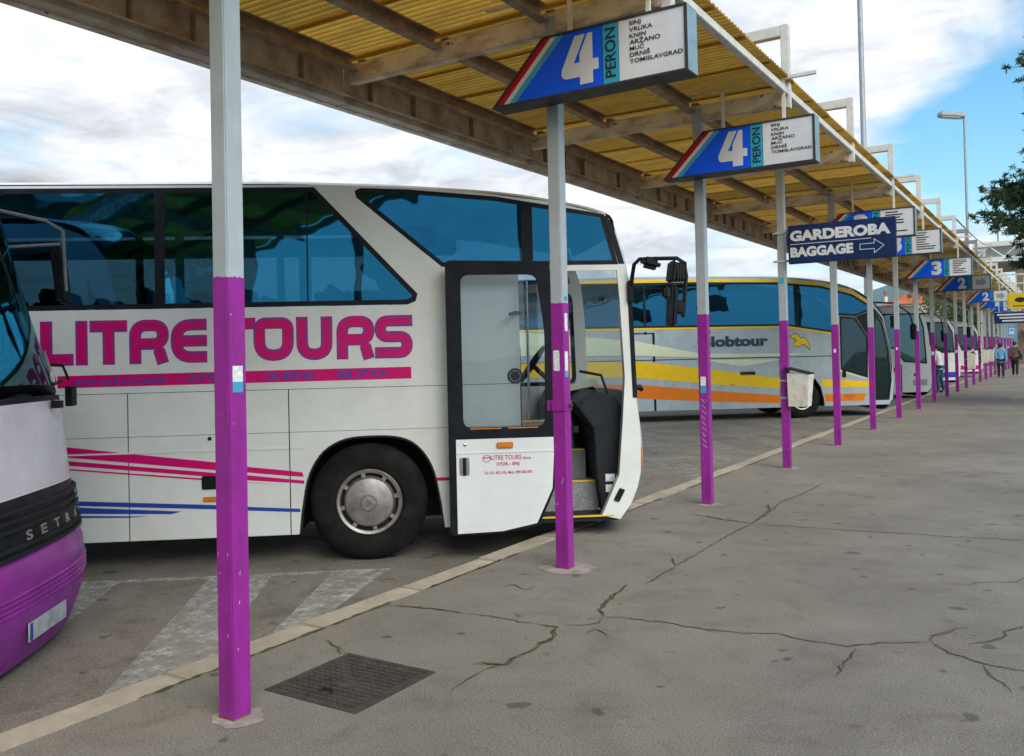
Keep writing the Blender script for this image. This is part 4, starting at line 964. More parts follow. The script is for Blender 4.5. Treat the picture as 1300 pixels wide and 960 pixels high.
for a, b in ((.12, .62), (1.95, 2.36)):
    P('headlamp', 'glass_clear', b0, [(a+(b-a)*i/6, .70) for i in range(7)]+[(b-(b-a)*i/6, .97) for i in range(7)], d=.03, fmap=f0)
# pink and blue flourish on the far windscreen corner panel
cq = [(1.72, 1.60), (2.20, 1.60), (2.24, 1.95), (2.12, 1.80), (1.95, 1.68)]
P('corner_decal', 'lilac_white', b0, cq, d=.012, fmap=f0)
for c_, r_, m in (((2.0, 1.66), .05, 'crimson'), ((2.10, 1.73), .05, 'crimson'), ((2.06, 1.64), .04, 'stripe_blue'), ((2.17, 1.80), .04, 'crimson'), ((2.16, 1.69), .035, 'crimson')):
    P('flower_decal', m, b0, [(c_[0]+r_*math.cos(i*math.pi/5)*(1 if i % 2 else .55), c_[1]+r_*math.sin(i*math.pi/5)*(1 if i % 2 else .55)) for i in range(10)], d=.016, fmap=f0)
for y0 in (.5, 1.75):
    p0 = Vector(surf0(y0, 1.57, .05)); p1 = Vector(surf0(min(2.2, y0+.52), 1.72, .05)); p2 = Vector(surf0(min(2.3, y0+.25), 1.60, .05))
    MB().tube([p0, p2.lerp(p1, .3)+Vector((.02, 0, .02)), p1], .012, 6).box(p0, (.06, .06, .05)).build('wiper', 'black_trim', b0)
MB().bb(-2.30, -2.16, 2.20, 2.28, 1.25, 1.56).build('nose_vent', 'gap_dark', b0)
W0l = lambda a, b, d: (a, W0-lean0(b)+d, b)
out0 = [(-13.6, .3), (-2.16, .3), (-2.16, .60), (-2.22, 1.03), (-2.28, 1.56), (-2.48, 2.2), (-2.69, 2.98), (-2.84, 3.20), (-3.2, 3.38), (-13.6, 3.40)]
wl0 = [(-13.2, 1.75), (-2.95, 1.75), (-3.15, 3.2), (-13.2, 3.2)]
for nm, fm in (('left_side', W0l), ('right_side', lambda a, b, d: (a, lean0(b)-d, b))):
    s_ = P(nm, 'lilac_white', b0, out0, [wl0, [(-2.85, 1.6), (-2.45, 1.6), (-2.62, 2.2), (-2.85, 2.8)]], d=0, th=.03, fmap=fm)
    P('window', 'glass_dark', s_, wl0, d=-.01, fmap=fm); P('window', 'glass_green', s_, [(-2.85, 1.6), (-2.45, 1.6), (-2.62, 2.2), (-2.85, 2.8)], d=-.01, fmap=fm)
    P('livery_stripe', 'coach_purple', s_, [(-13.6, .35), (-2.3, .35), (-2.35, .75), (-13.6, .55)], d=.003, fmap=fm)
P('rear_wall', 'lilac_white', b0, rect(0, W0, .3, 3.4), d=0, th=.03, fmap=lambda a, b, d: (-13.6-d, a, b))
MB().bb(-13.4, -2.7, .1, W0-.1, .35, 1.15).build('underbody', 'dark_void', b0); MB().bb(-13.4, -2.9, .1, W0-.1, 1.15, 1.2).build('floor', 'dash_dark', b0)
poly(MB(), [(-2.9, 1.15), (-2.40, 1.15), (-2.42, 1.55), (-2.9, 1.60)], d=-.1, th=W0-.2).build('dashboard', 'dash_dark', b0, bevel=.02)
for yy in (.6, 1.9): seat(b0, -3.5, yy, 1.2)
for u in (-4.9, -11): wheel(b0, u, .02, .52); wheel(b0, u, W0-.02, .52, flip=-1)
arm = MB().tube([(-2.75, 2.20, 2.90), (-2.55, 2.32, 2.98), (-2.30, 2.50, 2.93), (-2.20, 2.56, 2.86), (-2.19, 2.58, 2.40)], .014, 8).tube([(-2.62, 2.35, 2.60), (-2.56, 2.40, 2.72), (-2.22, 2.56, 2.76)], .012, 6).build('mirror_arm', 'step_grey', b0, smooth=True)
MB().box((-2.235, 2.60, 2.52), (.06, .20, .44), Matrix.Rotation(R(-6), 3, 'Y')).build('mirror', 'black_trim', arm, bevel=.028, smooth=True)
MB().tube([(-2.38, 2.1, 1.86), (-2.16, 2.42, 1.83), (-2.13, 2.45, 1.72)], .013, 6).box((-2.12, 2.46, 1.60), (.05, .10, .15)).build('kerb_mirror', 'black_trim', b0, bevel=.012)

# ------------------------------------------------------------------ generic coach further along
def coach(name, label, u, n, sp):
    b = tag(empty(name, coach_loc(u, n), RZ), label, 'coach', 'coaches parked along the kerb')
    W = 2.5; ln = lambda w: max(0.0, (w-2.0)*sp.get('lean', .05)); rm = lambda a, b_, d: (a, ln(b_)-d, b_); lm = lambda a, b_, d: (a, W-ln(b_)+d, b_)
    path = sp['path']; ru = path[0][0]; wb = sp['bottom']; r = sp.get('r', .50)
    axles = sp['axles']
    def outline():
        o_ = [(ru, wb)]
        for ax in axles: o_ += [(ax+x, max(wb, z)) for x, z in [(-.60, wb), (-.58, .5), (-.50, .82), (-.36, 1.02), (-.15, 1.10), (.15, 1.10), (.36, 1.02), (.50, .82), (.58, .5), (.60, wb)]]
        return o_+[p for p in path[::-1]]
    doors = sp.get('door') or []; holes_r = sp['windows']+doors
    s_ = P('right_side', sp['body'], b, outline(), [inset(h, -.002) for h in holes_r], d=0, th=.03, fmap=rm)
    l_ = P('left_side', sp['body'], b, outline(), sp['windows'], d=0, th=.03, fmap=lm)
    for side_, fm in ((s_, rm), (l_, lm)):
        for h in sp['windows']:
            g = P('window', sp['glass'], side_, h, d=-.006, fmap=fm); P('window_frame', 'black_trim', g, h, [inset(h, .05)], d=-.003, fmap=fm)
            for a, c in sp.get('dividers', ()): 
                q = [p[1] for p in h]; P('divider', 'black_trim', g, [(a, min(q)+.06), (a+c, min(q)+.06), (a+c, max(q)-.08), (a, max(q)-.08)], d=-.0025, fmap=fm)
    for q in doors:
        g = P('door', 'glass_dark', s_, q, d=-.006, fmap=rm); P('door_frame', 'black_trim', g, q, [inset(q, .045)], d=.004, th=.01, fmap=rm)
        xs = [p[0] for p in q]; zs = [p[1] for p in q]
        MB().tube([(sum(xs)/len(xs)-.1, .12, min(zs)+.15), (sum(xs)/len(xs)+.08, .12, max(zs)-.5)], .014, 6).build('door_rail', 'yellow_edge', g)
    shell(b, path, sp['segs'], W, ln, sp.get('rise', .10), sp.get('bulge', .26), n=4, S=18)
    P('rear_wall', sp['body'], b, rect(0, W, wb, path[0][1]), d=0, th=.03, fmap=lambda a, b_, d: (ru-d, a, b_))
    for m, pts in sp.get('decals', ()): P('livery_band', m, s_, pts, d=.003, fmap=rm)
    for ax in axles:
        well(b, [(ax+x, z) for x, z in [(-.58, .3), (-.56, .55), (-.48, .82), (-.3, 1.05), (.3, 1.05), (.48, .82), (.56, .55), (.58, .3)]], .012, .6)
        wheel(b, ax, .02, r); wheel(b, ax, W-.02, r, flip=-1)
    MB().bb(ru+.1, path[-1][0]-.4, .65, W-.65, .32, .9).bb(ru+.1, path[-1][0]-.3, .06, W-.06, 1.1, 1.15).build('underbody', 'dark_void', b)
    for i in range(sp.get('rows', 5)):
        for y in (.4, 2.1): seat(b, -.6-.95*i, y, 1.25)
    ma = MB().tube(sp.get('mirror', [(1.9, .0, 3.0), (2.5, -.12, 3.05), (2.72, -.18, 2.9), (2.74, -.2, 2.5)]), .022, 8).build('mirror_arm', 'black_trim', b, smooth=True)
    q = sp.get('mirror', [(2.74, -.2, 2.5)])[-1]
    MB().box((q[0], q[1], q[2]-.14), (.09, .22, .42)).build('mirror', 'black_trim', ma, bevel=.03, smooth=True)
    return b, s_, rm
OU = [(-9.6, 3.70), (-6, 3.76), (-3.0, 3.76), (-.57, 3.72), (.59, 3.61), (1.46, 3.37), (2.03, 2.98), (2.29, 2.62), (2.44, 1.81), (2.50, 1.30), (2.53, .96), (2.48, .45), (2.36, .30)]
w2 = [(-9.3, 2.48), (-.38, 2.44), (.78, 2.25), (.97, 2.22), (1.04, 2.70), (1.55, 2.66), (2.06, 2.86), (1.46, 3.24), (.59, 3.48), (-.57, 3.59), (-3.0, 3.63), (-9.3, 3.62)]
d2 = [(1.06, 1.25), (1.80, 1.02), (1.84, 2.1), (1.52, 2.62), (1.08, 2.66)]
d2b = [(1.90, .42), (2.38, .42), (2.46, .96), (2.40, 1.75), (2.26, 2.45), (2.10, 2.72), (1.93, 2.3)]
b2, s2, rm2 = coach('touring_coach', 'grey coach with sweeping yellow and orange bands and a yellow eagle on its side', 10.29, -14.30, dict(
    path=OU, bottom=.30, axles=(-6.3, 0.0), windows=[w2], door=[d2, d2b], glass='glass_blue', body='coach_grey', lean=.04, rise=.08, bulge=.30,
    dividers=((-7.6, .06), (-5.9, .06), (-4.2, .06), (-2.5, .06), (-.15, .10)),
    segs=[(0, 5, 'roof', 'coach_grey'), (5, 9, 'windscreen', 'glass_dark'), (9, 11, 'front_panel', 'coach_grey'), (11, 12, 'bumper', 'coach_grey')],
    mirror=[(2.0, .05, 3.02), (2.55, -.10, 2.98), (2.92, -.16, 2.7), (3.0, -.18, 2.35)],
    decals=[('livery_yellow', [(-9.6, 2.43), (-.38, 2.385), (.78, 2.20), (1.04, 2.16), (1.04, 2.21), (.78, 2.25), (-.38, 2.44), (-9.6, 2.48)]),
            ('livery_yellow', [(-9.6, 3.625), (-3.0, 3.64), (-.57, 3.60), (.59, 3.49), (1.46, 3.25), (1.90, 2.98), (1.95, 3.04), (1.46, 3.33), (.59, 3.57), (-.57, 3.68), (-3.0, 3.72), (-9.6, 3.69)]),
            ('livery_cream', [(-7.5, 2.42), (-4.42, 2.12), (-2.74, 1.76), (-.63, 1.715), (.30, 1.695), (-.6, 1.645), (-2.74, 1.652), (-4.42, 1.74), (-7.5, 1.8)]),
            ('livery_cream', [(-2.74, 1.60), (-.52, 1.56), (-1.61, 1.40)]),
            ('livery_cream', [(1.0, 1.20), (1.80, .98), (1.80, 1.0), (1.0, 1.27)]),
            ('livery_yellow', [(-9.6, 1.64), (-4.43, 1.60), (-2.35, 1.33), (-.60, 1.07), (-.60, .80), (-2.36, .95), (-4.44, 1.17), (-9.6, 1.3)]),
            ('livery_yellow', [(.52, 1.01), (1.84, .93), (1.84, .77), (.57, .79)]),
            ('livery_orange', [(-9.6, 1.1), (-4.44, 1.0), (-2.37, .78), (-.60, .62), (-.61, .41), (-2.37, .50), (-4.45, .64), (-9.6, .7)]),
            ('livery_orange', [(.60, .62), (1.74, .61), (1.68, .42), (.62, .42)]),
            ('gap_dark', rect(-9.6, .95, 1.612, 1.63)), ('gap_dark', [(-.62, .32), (-.605, .32), (-.605, 1.61), (-.62, 1.61)]), ('gap_dark', rect(.93, .945, .33, 1.61)),
            ('black_trim', [(1.04, 2.69), (1.55, 2.65), (2.06, 2.85), (2.26, 2.60), (2.43, 1.80), (2.48, 1.3), (2.47, 1.0), (2.41, 1.75), (2.27, 2.46), (2.10, 2.73), (1.92, 2.3), (1.89, 1.0), (1.85, 1.0), (1.85, 2.1), (1.53, 2.63), (1.07, 2.67)]), ('black_trim', rect(-3.99, -3.93, .30, 2.33)), ('black_trim', rect(-4.75, -3.99, 2.30, 2.33)),
            ('gap_dark', rect(-1.68, -1.27, 1.17, 1.26)), ('navy_ink', rect(1.12, 1.45, .565, .58)), ('navy_ink', rect(1.16, 1.42, .52, .535)), ('navy_ink', rect(1.22, 1.38, .48, .495))]))
text('lettering', 'Globtour', 'navy_ink', s2, -2.80, -.90, 1.925, 2.21, .0045, bold=.045, fmap=rm2)
EAG = [(-.30, 2.16), (-.20, 2.215), (-.07, 2.20), (-.02, 2.09), (.08, 2.12), (.16, 2.03), (.22, 1.92), (.21, 1.82), (.12, 1.93), (.02, 1.95), (-.06, 1.88), (-.13, 1.90), (-.24, 1.95), (-.28, 1.92), (-.13, 2.02), (-.16, 2.09), (-.24, 2.12)]
P('eagle_outline', 'navy_ink', s2, inset(EAG, -.014), d=.0045, fmap=rm2); P('eagle', 'livery_yellow', s2, EAG, d=.006, fmap=rm2)
MB().box((-1.9, -.004, .93), (.10, .016, .03)).build('marker_lamp', 'amber', s2); MB().box((1.15, -.005, 1.14), (.10, .02, .18)).build('door_button', 'black_trim', s2)

OU3 = [(-11.5, 3.12), (-6, 3.22), (-1.9, 3.24), (-.6, 3.18), (-.25, 3.06), (-.12, 2.8), (-.02, 2.0), (0.03, 1.2), (0.05, .75), (0.0, .35), (-.12, .22)]
w3 = [(-11.2, 1.75), (-1.30, 1.75), (-.98, 1.28), (-.12, 1.20), (-.20, 2.5), (-.36, 2.98), (-1.9, 2.98), (-11.2, 2.96)]
coach('silver_coach', 'silver coach with a dark window band just beyond the yellow banded coach', 17.99, -21.28, dict(
    path=OU3, bottom=.22, axles=(-8.6, -2.6), windows=[w3], door=None, glass='glass_green', body='silver_coach', lean=.02, bulge=.30, rows=0,
    dividers=((-1.42, .30), (-3.2, .1), (-5.0, .1)), mirror=[(-.4, .0, 2.95), (.1, -.1, 2.98), (.34, -.16, 2.75), (.40, -.18, 2.3)],
    segs=[(0, 4, 'roof', 'silver_coach'), (4, 7, 'windscreen', 'glass_dark'), (7, 9, 'front_panel', 'silver_coach'), (9, 10, 'bumper', 'gap_dark')],
    decals=[('gap_dark', rect(-1.12, -1.06, .25, 1.2)), ('gap_dark', rect(-.62, -.48, .78, .88)), ('step_grey', rect(-.66, -.14, .45, .66)), ('crimson', rect(-1.36, -1.24, .95, 1.1)), ('gap_dark', rect(-11.5, -1.12, .62, .635))]))
OU4 = [(-8.6, 3.02), (-4, 3.12), (0, 3.12), (1.4, 3.06), (2.0, 2.9), (2.25, 2.5), (2.40, 1.7), (2.46, 1.0), (2.42, .5), (2.3, .3)]
w4 = [(-8.3, 2.0), (1.0, 2.0), (1.2, 1.5), (2.2, 1.5), (2.15, 2.4), (1.9, 2.86), (-8.3, 2.90)]
b4, s4, rm4 = coach('white_coach', 'far white coach with dark windows and a small blue emblem, behind the silver one', 21.2, -28.5, dict(
    path=OU4, bottom=.30, axles=(-5.6, 0.0), windows=[w4], door=None, glass='glass_dark', body='coach_white', lean=.03, rows=0, dividers=((-7, .12), (-5.3, .12), (-3.6, .12), (-1.9, .12), (-.2, .12), (.95, .12)),
    segs=[(0, 4, 'roof', 'coach_white'), (4, 6, 'windscreen', 'glass_dark'), (6, 8, 'front_panel', 'coach_white'), (8, 9, 'bumper', 'gap_dark')],
    decals=[('stripe_blue', rect(-8.6, 2.3, .42, .66)), ('stripe_blue', rect(-2.4, -1.7, 1.72, 1.82)), ('stripe_blue', [(-1.25+.12*math.cos(i*math.pi/6), 1.76+.12*math.sin(i*math.pi/6)) for i in range(12)])]))
coach('white_coach', 'farthest white coach, seen only between the distant purple posts', 29.3, -39.2, dict(
    path=OU4, bottom=.30, axles=(-5.6, 0.0), windows=[w4], door=None, glass='glass_dark', body='coach_white', lean=.03, rows=0, dividers=((-7, .12), (-3.6, .12), (-.2, .12)),
    segs=[(0, 4, 'roof', 'coach_white'), (4, 6, 'windscreen', 'glass_dark'), (6, 8, 'front_panel', 'coach_white'), (8, 9, 'bumper', 'gap_dark')], decals=[('crimson', rect(-8.6, 2.3, .42, .66))]))
# ================================================================== smaller things
def at(x, y, d): return Vector((0, 0, EYE))+(_r*((x-650)/F_PX)-_u*((y-435)/F_PX)+_h)*d
# drain cover in the platform
t = tag(empty('drain_cover', (-3.20, 3.42, 0)), 'square cast iron drain cover set in the platform by the first post', 'drain cover')
MB().bb(-.31, .31, -.31, -.28, -.02, .006).bb(-.31, .31, .28, .31, -.02, .006).bb(-.31, -.28, -.28, .28, -.02, .006).bb(.28, .31, -.28, .28, -.02, .006).build('frame', 'cast_iron', t)
MB().bb(-.276, .276, -.276, .276, -.02, .004).build('plate', 'cast_iron', t)
mb = MB()
for i in range(13):
    for j in range(13):
        if abs(i-6) < 2 and abs(j-6) < 2: continue
        mb.bb(-.26+i*.04, -.232+i*.04, -.26+j*.04, -.232+j*.04, .003, .009)
tag(mb.build('tread', 'cast_iron', t), kind='stuff')
MB().bb(-.05, .05, -.03, .03, .003, .008).build('badge', 'cast_iron', t)
MB().tube([(-.04, -.2, .008), (-.03, -.17, .018), (.03, -.17, .018), (.04, -.2, .008)], .007, 6).build('lift_ring', 'gap_dark', t)

# litter bins clamped to posts
def bin_(k, label, s=1.0, z=.88, lid=True):
    t = tag(empty('litter_bin', (PX+.045, PY0+PS*k+.0, z)), label, 'litter bin', 'white litter bins clamped to the posts')
    mb = MB(); a, b = .30, .26; h_ = .46*s
    bt = [(.02, -.11), (.02+b, -.11), (.02+b, .11), (.02, .11)]; tp = [(.02, -.14), (.02+a, -.14), (.02+a, .14), (.02, .14)]
    vs = [(x, y_, 0) for x, y_ in bt]+[(x, y_, h_) for x, y_ in tp]+[(x+(.012 if x < .1 else -.012), y_*.92, h_) for x, y_ in tp]+[(x+(.012 if x < .1 else -.012), y_*.9, .03) for x, y_ in bt]
    fs = [(3, 2, 1, 0)]+[(i, (i+1) % 4, 4+(i+1) % 4, 4+i) for i in range(4)]+[(4+i, 4+(i+1) % 4, 8+(i+1) % 4, 8+i) for i in range(4)]+[(8+i, 8+(i+1) % 4, 12+(i+1) % 4, 12+i) for i in range(4)]+[(12, 13, 14, 15)]
    mb.add(vs, fs).build('body', 'bin_white', t)
    MB().box((.15, 0, h_+.035), (.36, .30, .018), Matrix.Rotation(R(14), 3, 'Y')).build('lid', 'gap_dark', t, bevel=.004)
    for zz in (.1, .34): MB().bb(-.105, .03, -.066, -.056, zz, zz+.03).bb(-.105, .03, .056, .066, zz, zz+.03).build('strap', 'lamp_grey', t)
    return t
bin_(2, 'white dented litter bin on the post of the navy baggage board', 1.0)
bin_(10, 'far white litter bin, first of the distant row of bins', 1.3, .75)
bin_(12, 'far white litter bin, second of the distant row, with a yellow mark', 1.3, .85)
bin_(13, 'far white litter bin, third of the distant row of bins', 1.3, .85)
bin_(14, 'far white litter bin, last of the row, beside the woman in blue', 1.3, .85)

# lamp masts
def lamp_mast(x, y_, hgt, r, label, head=True, step=False):
    t = tag(empty('lamp_mast', (x, y_, ROADZ)), label, 'lamp post', 'lamp masts behind the canopy')
    MB().lathe([(r*1.35, 0), (r*1.3, hgt*.32), (r, hgt*.325), (r*.8, hgt)] if step else [(r*1.25, 0), (r*.75, hgt)], 14, 'z').build('pole', 'lamp_grey', t, smooth=True)
    MB().lathe([(r*2, 0), (r*2, .12), (r*1.5, .2)], 14, 'z').build('base', 'lamp_grey', t)
    if head:
        q = Matrix.Rotation(YAW*.9, 3, 'Z') @ Matrix.Rotation(R(6), 3, 'Y')
        hd = MB().box((-.75, -.45, hgt+.05), (1.75, .75, .34), q).build('lamp_head', 'lamp_grey', t, bevel=.06)
        MB().box((-.85, -.52, hgt-.13), (1.25, .55, .06), q).build('lens', 'sticker_white', hd)
        MB().tube([(0, 0, hgt-.1), (-.2, -.1, hgt+.05)], r*.7, 8).build('bracket', 'lamp_grey', hd)
    return t
q = at(1100, 300, 35); lamp_mast(q.x, q.y, 20, .115, 'tall bare steel mast rising behind the canopy out of the top of the picture', step=True)
q = at(1228.5, 300, 62); p = at(1222, 146, 62); lamp_mast(q.x, q.y, p.z-ROADZ, .095, 'nearer lamp mast with a boxy floodlight head against the blue sky')
q = at(1267, 300, 96); p = at(1264, 243, 96); lamp_mast(q.x, q.y, p.z-ROADZ, .10, 'farther lamp mast with a boxy head, beside the pine tree')
# cable
a, b = Vector((-2.4, PY0+PS*6, 5.0)), at(1262, 307, 84)
tag(MB().tube([a.lerp(b, i/12)+Vector((0, 0, -.5*math.sin(math.pi*i/12))) for i in range(13)], .02, 6).build('overhead_cable', 'purlin_brown'), 'thin brown cable sagging from a canopy hoop to the far building', 'cable')

# ------------------------------------------------------------------ trees
def pine(name, x, y_, hgt, rad, label, seed):
    random.seed(seed)
    t = tag(empty(name, (x, y_, 0)), label, 'tree')
    tk = MB().tube([(0, 0, -.1), (.05, .02, hgt*.3), (-.06, .05, hgt*.6), (0, 0, hgt*.95)], [.26, .21, .14, .03], 10)
    cr = MB()
    def clump(c, s):
        for _ in range(26):
            d = Vector((random.gauss(0, 1), random.gauss(0, 1), random.gauss(.35, .8))).normalized()
            e = d.cross(Vector((random.random()-.5, random.random()-.5, random.random()-.5))).normalized()*.022*s
            o = c+d*random.uniform(0, .06); p = o+d*random.uniform(.06, .15)*s
            cr.add([o-e, o+e, p], [(0, 1, 2)])
    z = hgt*.27
    while z < hgt:
        f = (z/hgt-.2)/.8; R_ = rad*(1-f)**.30*random.uniform(.75, 1.12)+.25
        for _ in range(4 if f < .8 else 3):
            a = random.uniform(0, 2*math.pi); L_ = R_*random.uniform(.55, 1.05)
            pts = []; n = 7
            for i in range(n+1):
                s = i/n; pts.append(Vector((math.cos(a)*L_*s, math.sin(a)*L_*s, z+L_*(.10*s+.20*s*s)-.15*s)))
            tk.tube(pts, [.055*(1-.85*i/n)*(1-f*.5)+.006 for i in range(n+1)], 5)
            for i in range(2, n+1):
                s = i/n; m = 17 if i < n else 22
                for _ in range(m):
                    off = Vector((random.gauss(0, .28), random.gauss(0, .28), random.gauss(.05, .16)))*min(1.2, .35+.5*L_*.5)
                    c = pts[i]+off; tk.tube([pts[i], pts[i].lerp(c, .6)+Vector((0, 0, .02)), c], [.014, .009, .004], 4, cap=False)
                    clump(c, random.uniform(.8, 1.25))
        z += random.uniform(.22, .36)
    tk.build('trunk', 'bark', t, smooth=True); tag(cr.build('crown', 'pine_needle', t), kind='stuff')
    return t
pine('pine_tree', 1.2, 27.8, 11.8, 2.75, 'dark pine tree whose branches reach in from the right edge', 8)
def leafy(x, y_, hgt, rad, label, seed, m='leaf_green'):
    random.seed(seed)
    t = tag(empty('leafy_tree', (x, y_, ROADZ-.02)), label, 'tree', 'leafy trees beyond the coaches')
    MB().tube([(0, 0, 0), (.1, 0, hgt*.4), (0, .1, hgt*.7)], [.22, .16, .06], 8).tube([(.1, 0, hgt*.4), (rad*.4, .2, hgt*.7)], [.12, .03], 6).tube([(.05, 0, hgt*.35), (-rad*.4, -.3, hgt*.65)], [.12, .03], 6).build('trunk', 'bark', t, smooth=True)
    cr = MB(); cs = [Vector((random.gauss(0, .45)*rad, random.gauss(0, .45)*rad, hgt*.66+random.gauss(0, .14)*hgt)) for _ in range(26)]
    for c in cs:
        for _ in range(90):
            d = Vector((random.gauss(0, 1), random.gauss(0, 1), random.gauss(0, .8))).normalized()*rad*.34*random.uniform(.6, 1)
            o = c+d; e1 = Vector((random.gauss(0, 1), random.gauss(0, 1), random.gauss(0, 1))).normalized(); e2 = e1.cross(d).normalized(); s = random.uniform(.10, .20)
            cr.add([o-e1*s, o+e2*s*.6, o+e1*s, o-e2*s*.6], [(0, 1, 2, 3)])
    tag(cr.build('crown', m, t), kind='stuff')
for i, (px_, py_, d_, hg, rd, lb) in enumerate(((1193, 410, 110, 11, 3.2, 'dark green tree beside the red roofed house'), (1202, 410, 120, 10, 3.0, 'green tree just right of the tree by the red roofed house'), (1233, 415, 95, 8.0, 3.0, 'bright green tree behind the far white coach'), (1249, 415, 100, 8.0, 2.6, 'bright green tree left of the office board'))):
    q = at(px_, py_, d_); leafy(q.x, q.y, hg, rd, lb, 40+i)

# ------------------------------------------------------------------ buildings
q = at(1160, 400, 150)
hs_ = tag(empty('tiled_house', (q.x, q.y, ROADZ-.02), YAW), 'house with an orange red hipped tile roof behind the silver coach', 'house')
hx, hy, he, hr = 4.6, 4.0, 9.0, 10.9
MB().bb(-hx+.3, hx-.3, -hy+.3, hy-.3, 0, he).build('wall', 'render_beige', hs_)
rf = MB().add([(-hx, -hy, he-.1), (hx, -hy, he-.1), (hx, hy, he-.1), (-hx, hy, he-.1), (-1.4, 0, hr), (1.4, 0, hr)], [(0, 1, 5, 4), (1, 2, 5), (2, 3, 4, 5), (3, 0, 4), (3, 2, 1, 0)]).build('roof', 'roof_tile', hs_)
MB().bb(2.0, 2.6, -.3, .3, hr-1.2, hr+.5).build('chimney', 'render_beige', rf)
for z in (1.0, 4.0, 6.6):
    for x in (-3, -1, 1, 3):
        wn_ = MB().bb(x-.45, x+.45, -hy+.24, -hy+.31, z, z+1.4).build('window', 'window_dark', hs_); MB().bb(x-.55, x+.55, -hy+.15, -hy+.29, z-.1, z-.01).build('sill', 'wall_white', wn_)
q = at(1125, 400, 300)
ch = tag(empty('factory_chimney', (q.x, q.y, ROADZ-.02)), 'slim white factory chimney with a red top in front of the hill', 'chimney')
tz = at(1124, 369, 300).z
MB().lathe([(.75, 0), (.6, tz-1.9)], 14, 'z').build('shaft', 'wall_white', ch, smooth=True); MB().lathe([(.6, tz-1.9), (.58, tz)], 14, 'z').build('red_band', 'roof_tile', ch, smooth=True)

sb = tag(empty('station_building', (4, 84, 0)), 'beige and brown station building with a white truss roof edge at the far end', 'building')
MB().bb(-7.5, 14, 0, 12, 0, 8.55).build('wall', 'render_brown', sb)
MB().bb(-10.6, 15, -.6, 12.4, 8.55, 8.95).build('lower_chord', 'wall_white', sb); MB().bb(-10.6, 15, -.6, 12.4, 9.85, 10.25).build('upper_chord', 'wall_white', sb)
MB().bb(-10.4, 14.8, .6, 12.2, 8.95, 9.85).build('parapet', 'wall_white', sb)
for i in range(12):
    x = -10.4+i*2.1; MB().tube([(x, -.45, 8.95), (x+1.05, -.45, 9.85)], .07, 6).build('truss_strut', 'hoop_white', sb); MB().tube([(x+1.05, -.45, 9.85), (x+2.1, -.45, 8.95)], .07, 6).build('truss_strut', 'hoop_white', sb)
for i in range(9):
    x = -7.0+i*2.3
    MB().bb(x, x+1.9, -.06, 0, 4.2, 7.2).build('facade_panel', 'wall_white' if i % 3 else 'render_beige', sb)
    for z in (4.5, 5.9): wn_ = MB().bb(x+.2, x+1.7, -.10, -.062, z, z+1.0).build('window', 'window_dark', sb)
for i in range(5):
    x = -6.8+i*2.6; MB().bb(x, x+2.1, -.04, -.002, .05, 2.6).build('shopfront', 'window_dark', sb); MB().bb(x-.2, x+2.3, -.9, -.01, 2.75, 2.95).build('awning', 'sign_yellow' if i % 2 else 'wall_white', sb)
for i in range(5): MB().bb(-10.2+.0, -9.9, .5+i*2.4, .8+i*2.4, 0, 8.55).build('column', 'render_beige', sb)
kb = tag(empty('ticket_kiosk', (.55, 64, 0)), 'low yellowish kiosk wall at the right edge beyond the two walkers', 'kiosk')
MB().bb(0, 4, 0, 3, 0, 2.5).build('wall', 'render_beige', kb); MB().bb(-.15, 4.2, -.3, 3.2, 2.5, 2.7).build('roof', 'wall_white', kb); MB().bb(.3, 3.5, -.03, -.001, 1.1, 2.2).build('window', 'window_dark', kb); MB().bb(.05, 3.9, -.05, -.001, .1, .9).build('lower_panel', 'sign_yellow', kb)

tb = tag(empty('reflection_block', (-14, -40, 0)), 'brown block of flats added out of view for the coach windows to reflect', 'building')  # added unseen block behind the camera, gives the coach glass something to mirror
MB().bb(-26, 30, -10, 0, -.1, 14).build('wall', 'render_brown', tb); MB().bb(-26.4, 30.4, -10.4, .4, 14, 14.4).build('roof', 'wall_white', tb)
for r_ in range(4):
    for c_ in range(16):
        x = -24.5+c_*3.4; z = 1.2+r_*3.2; wn_ = MB().bb(x, x+1.7, .002, .05, z, z+1.6).build('window', 'window_dark', tb)
        if (r_+c_) % 3 == 0: MB().bb(x-.4, x+2.1, .06, 1.0, z-.3, z+.55).build('balcony', 'wall_white', tb)

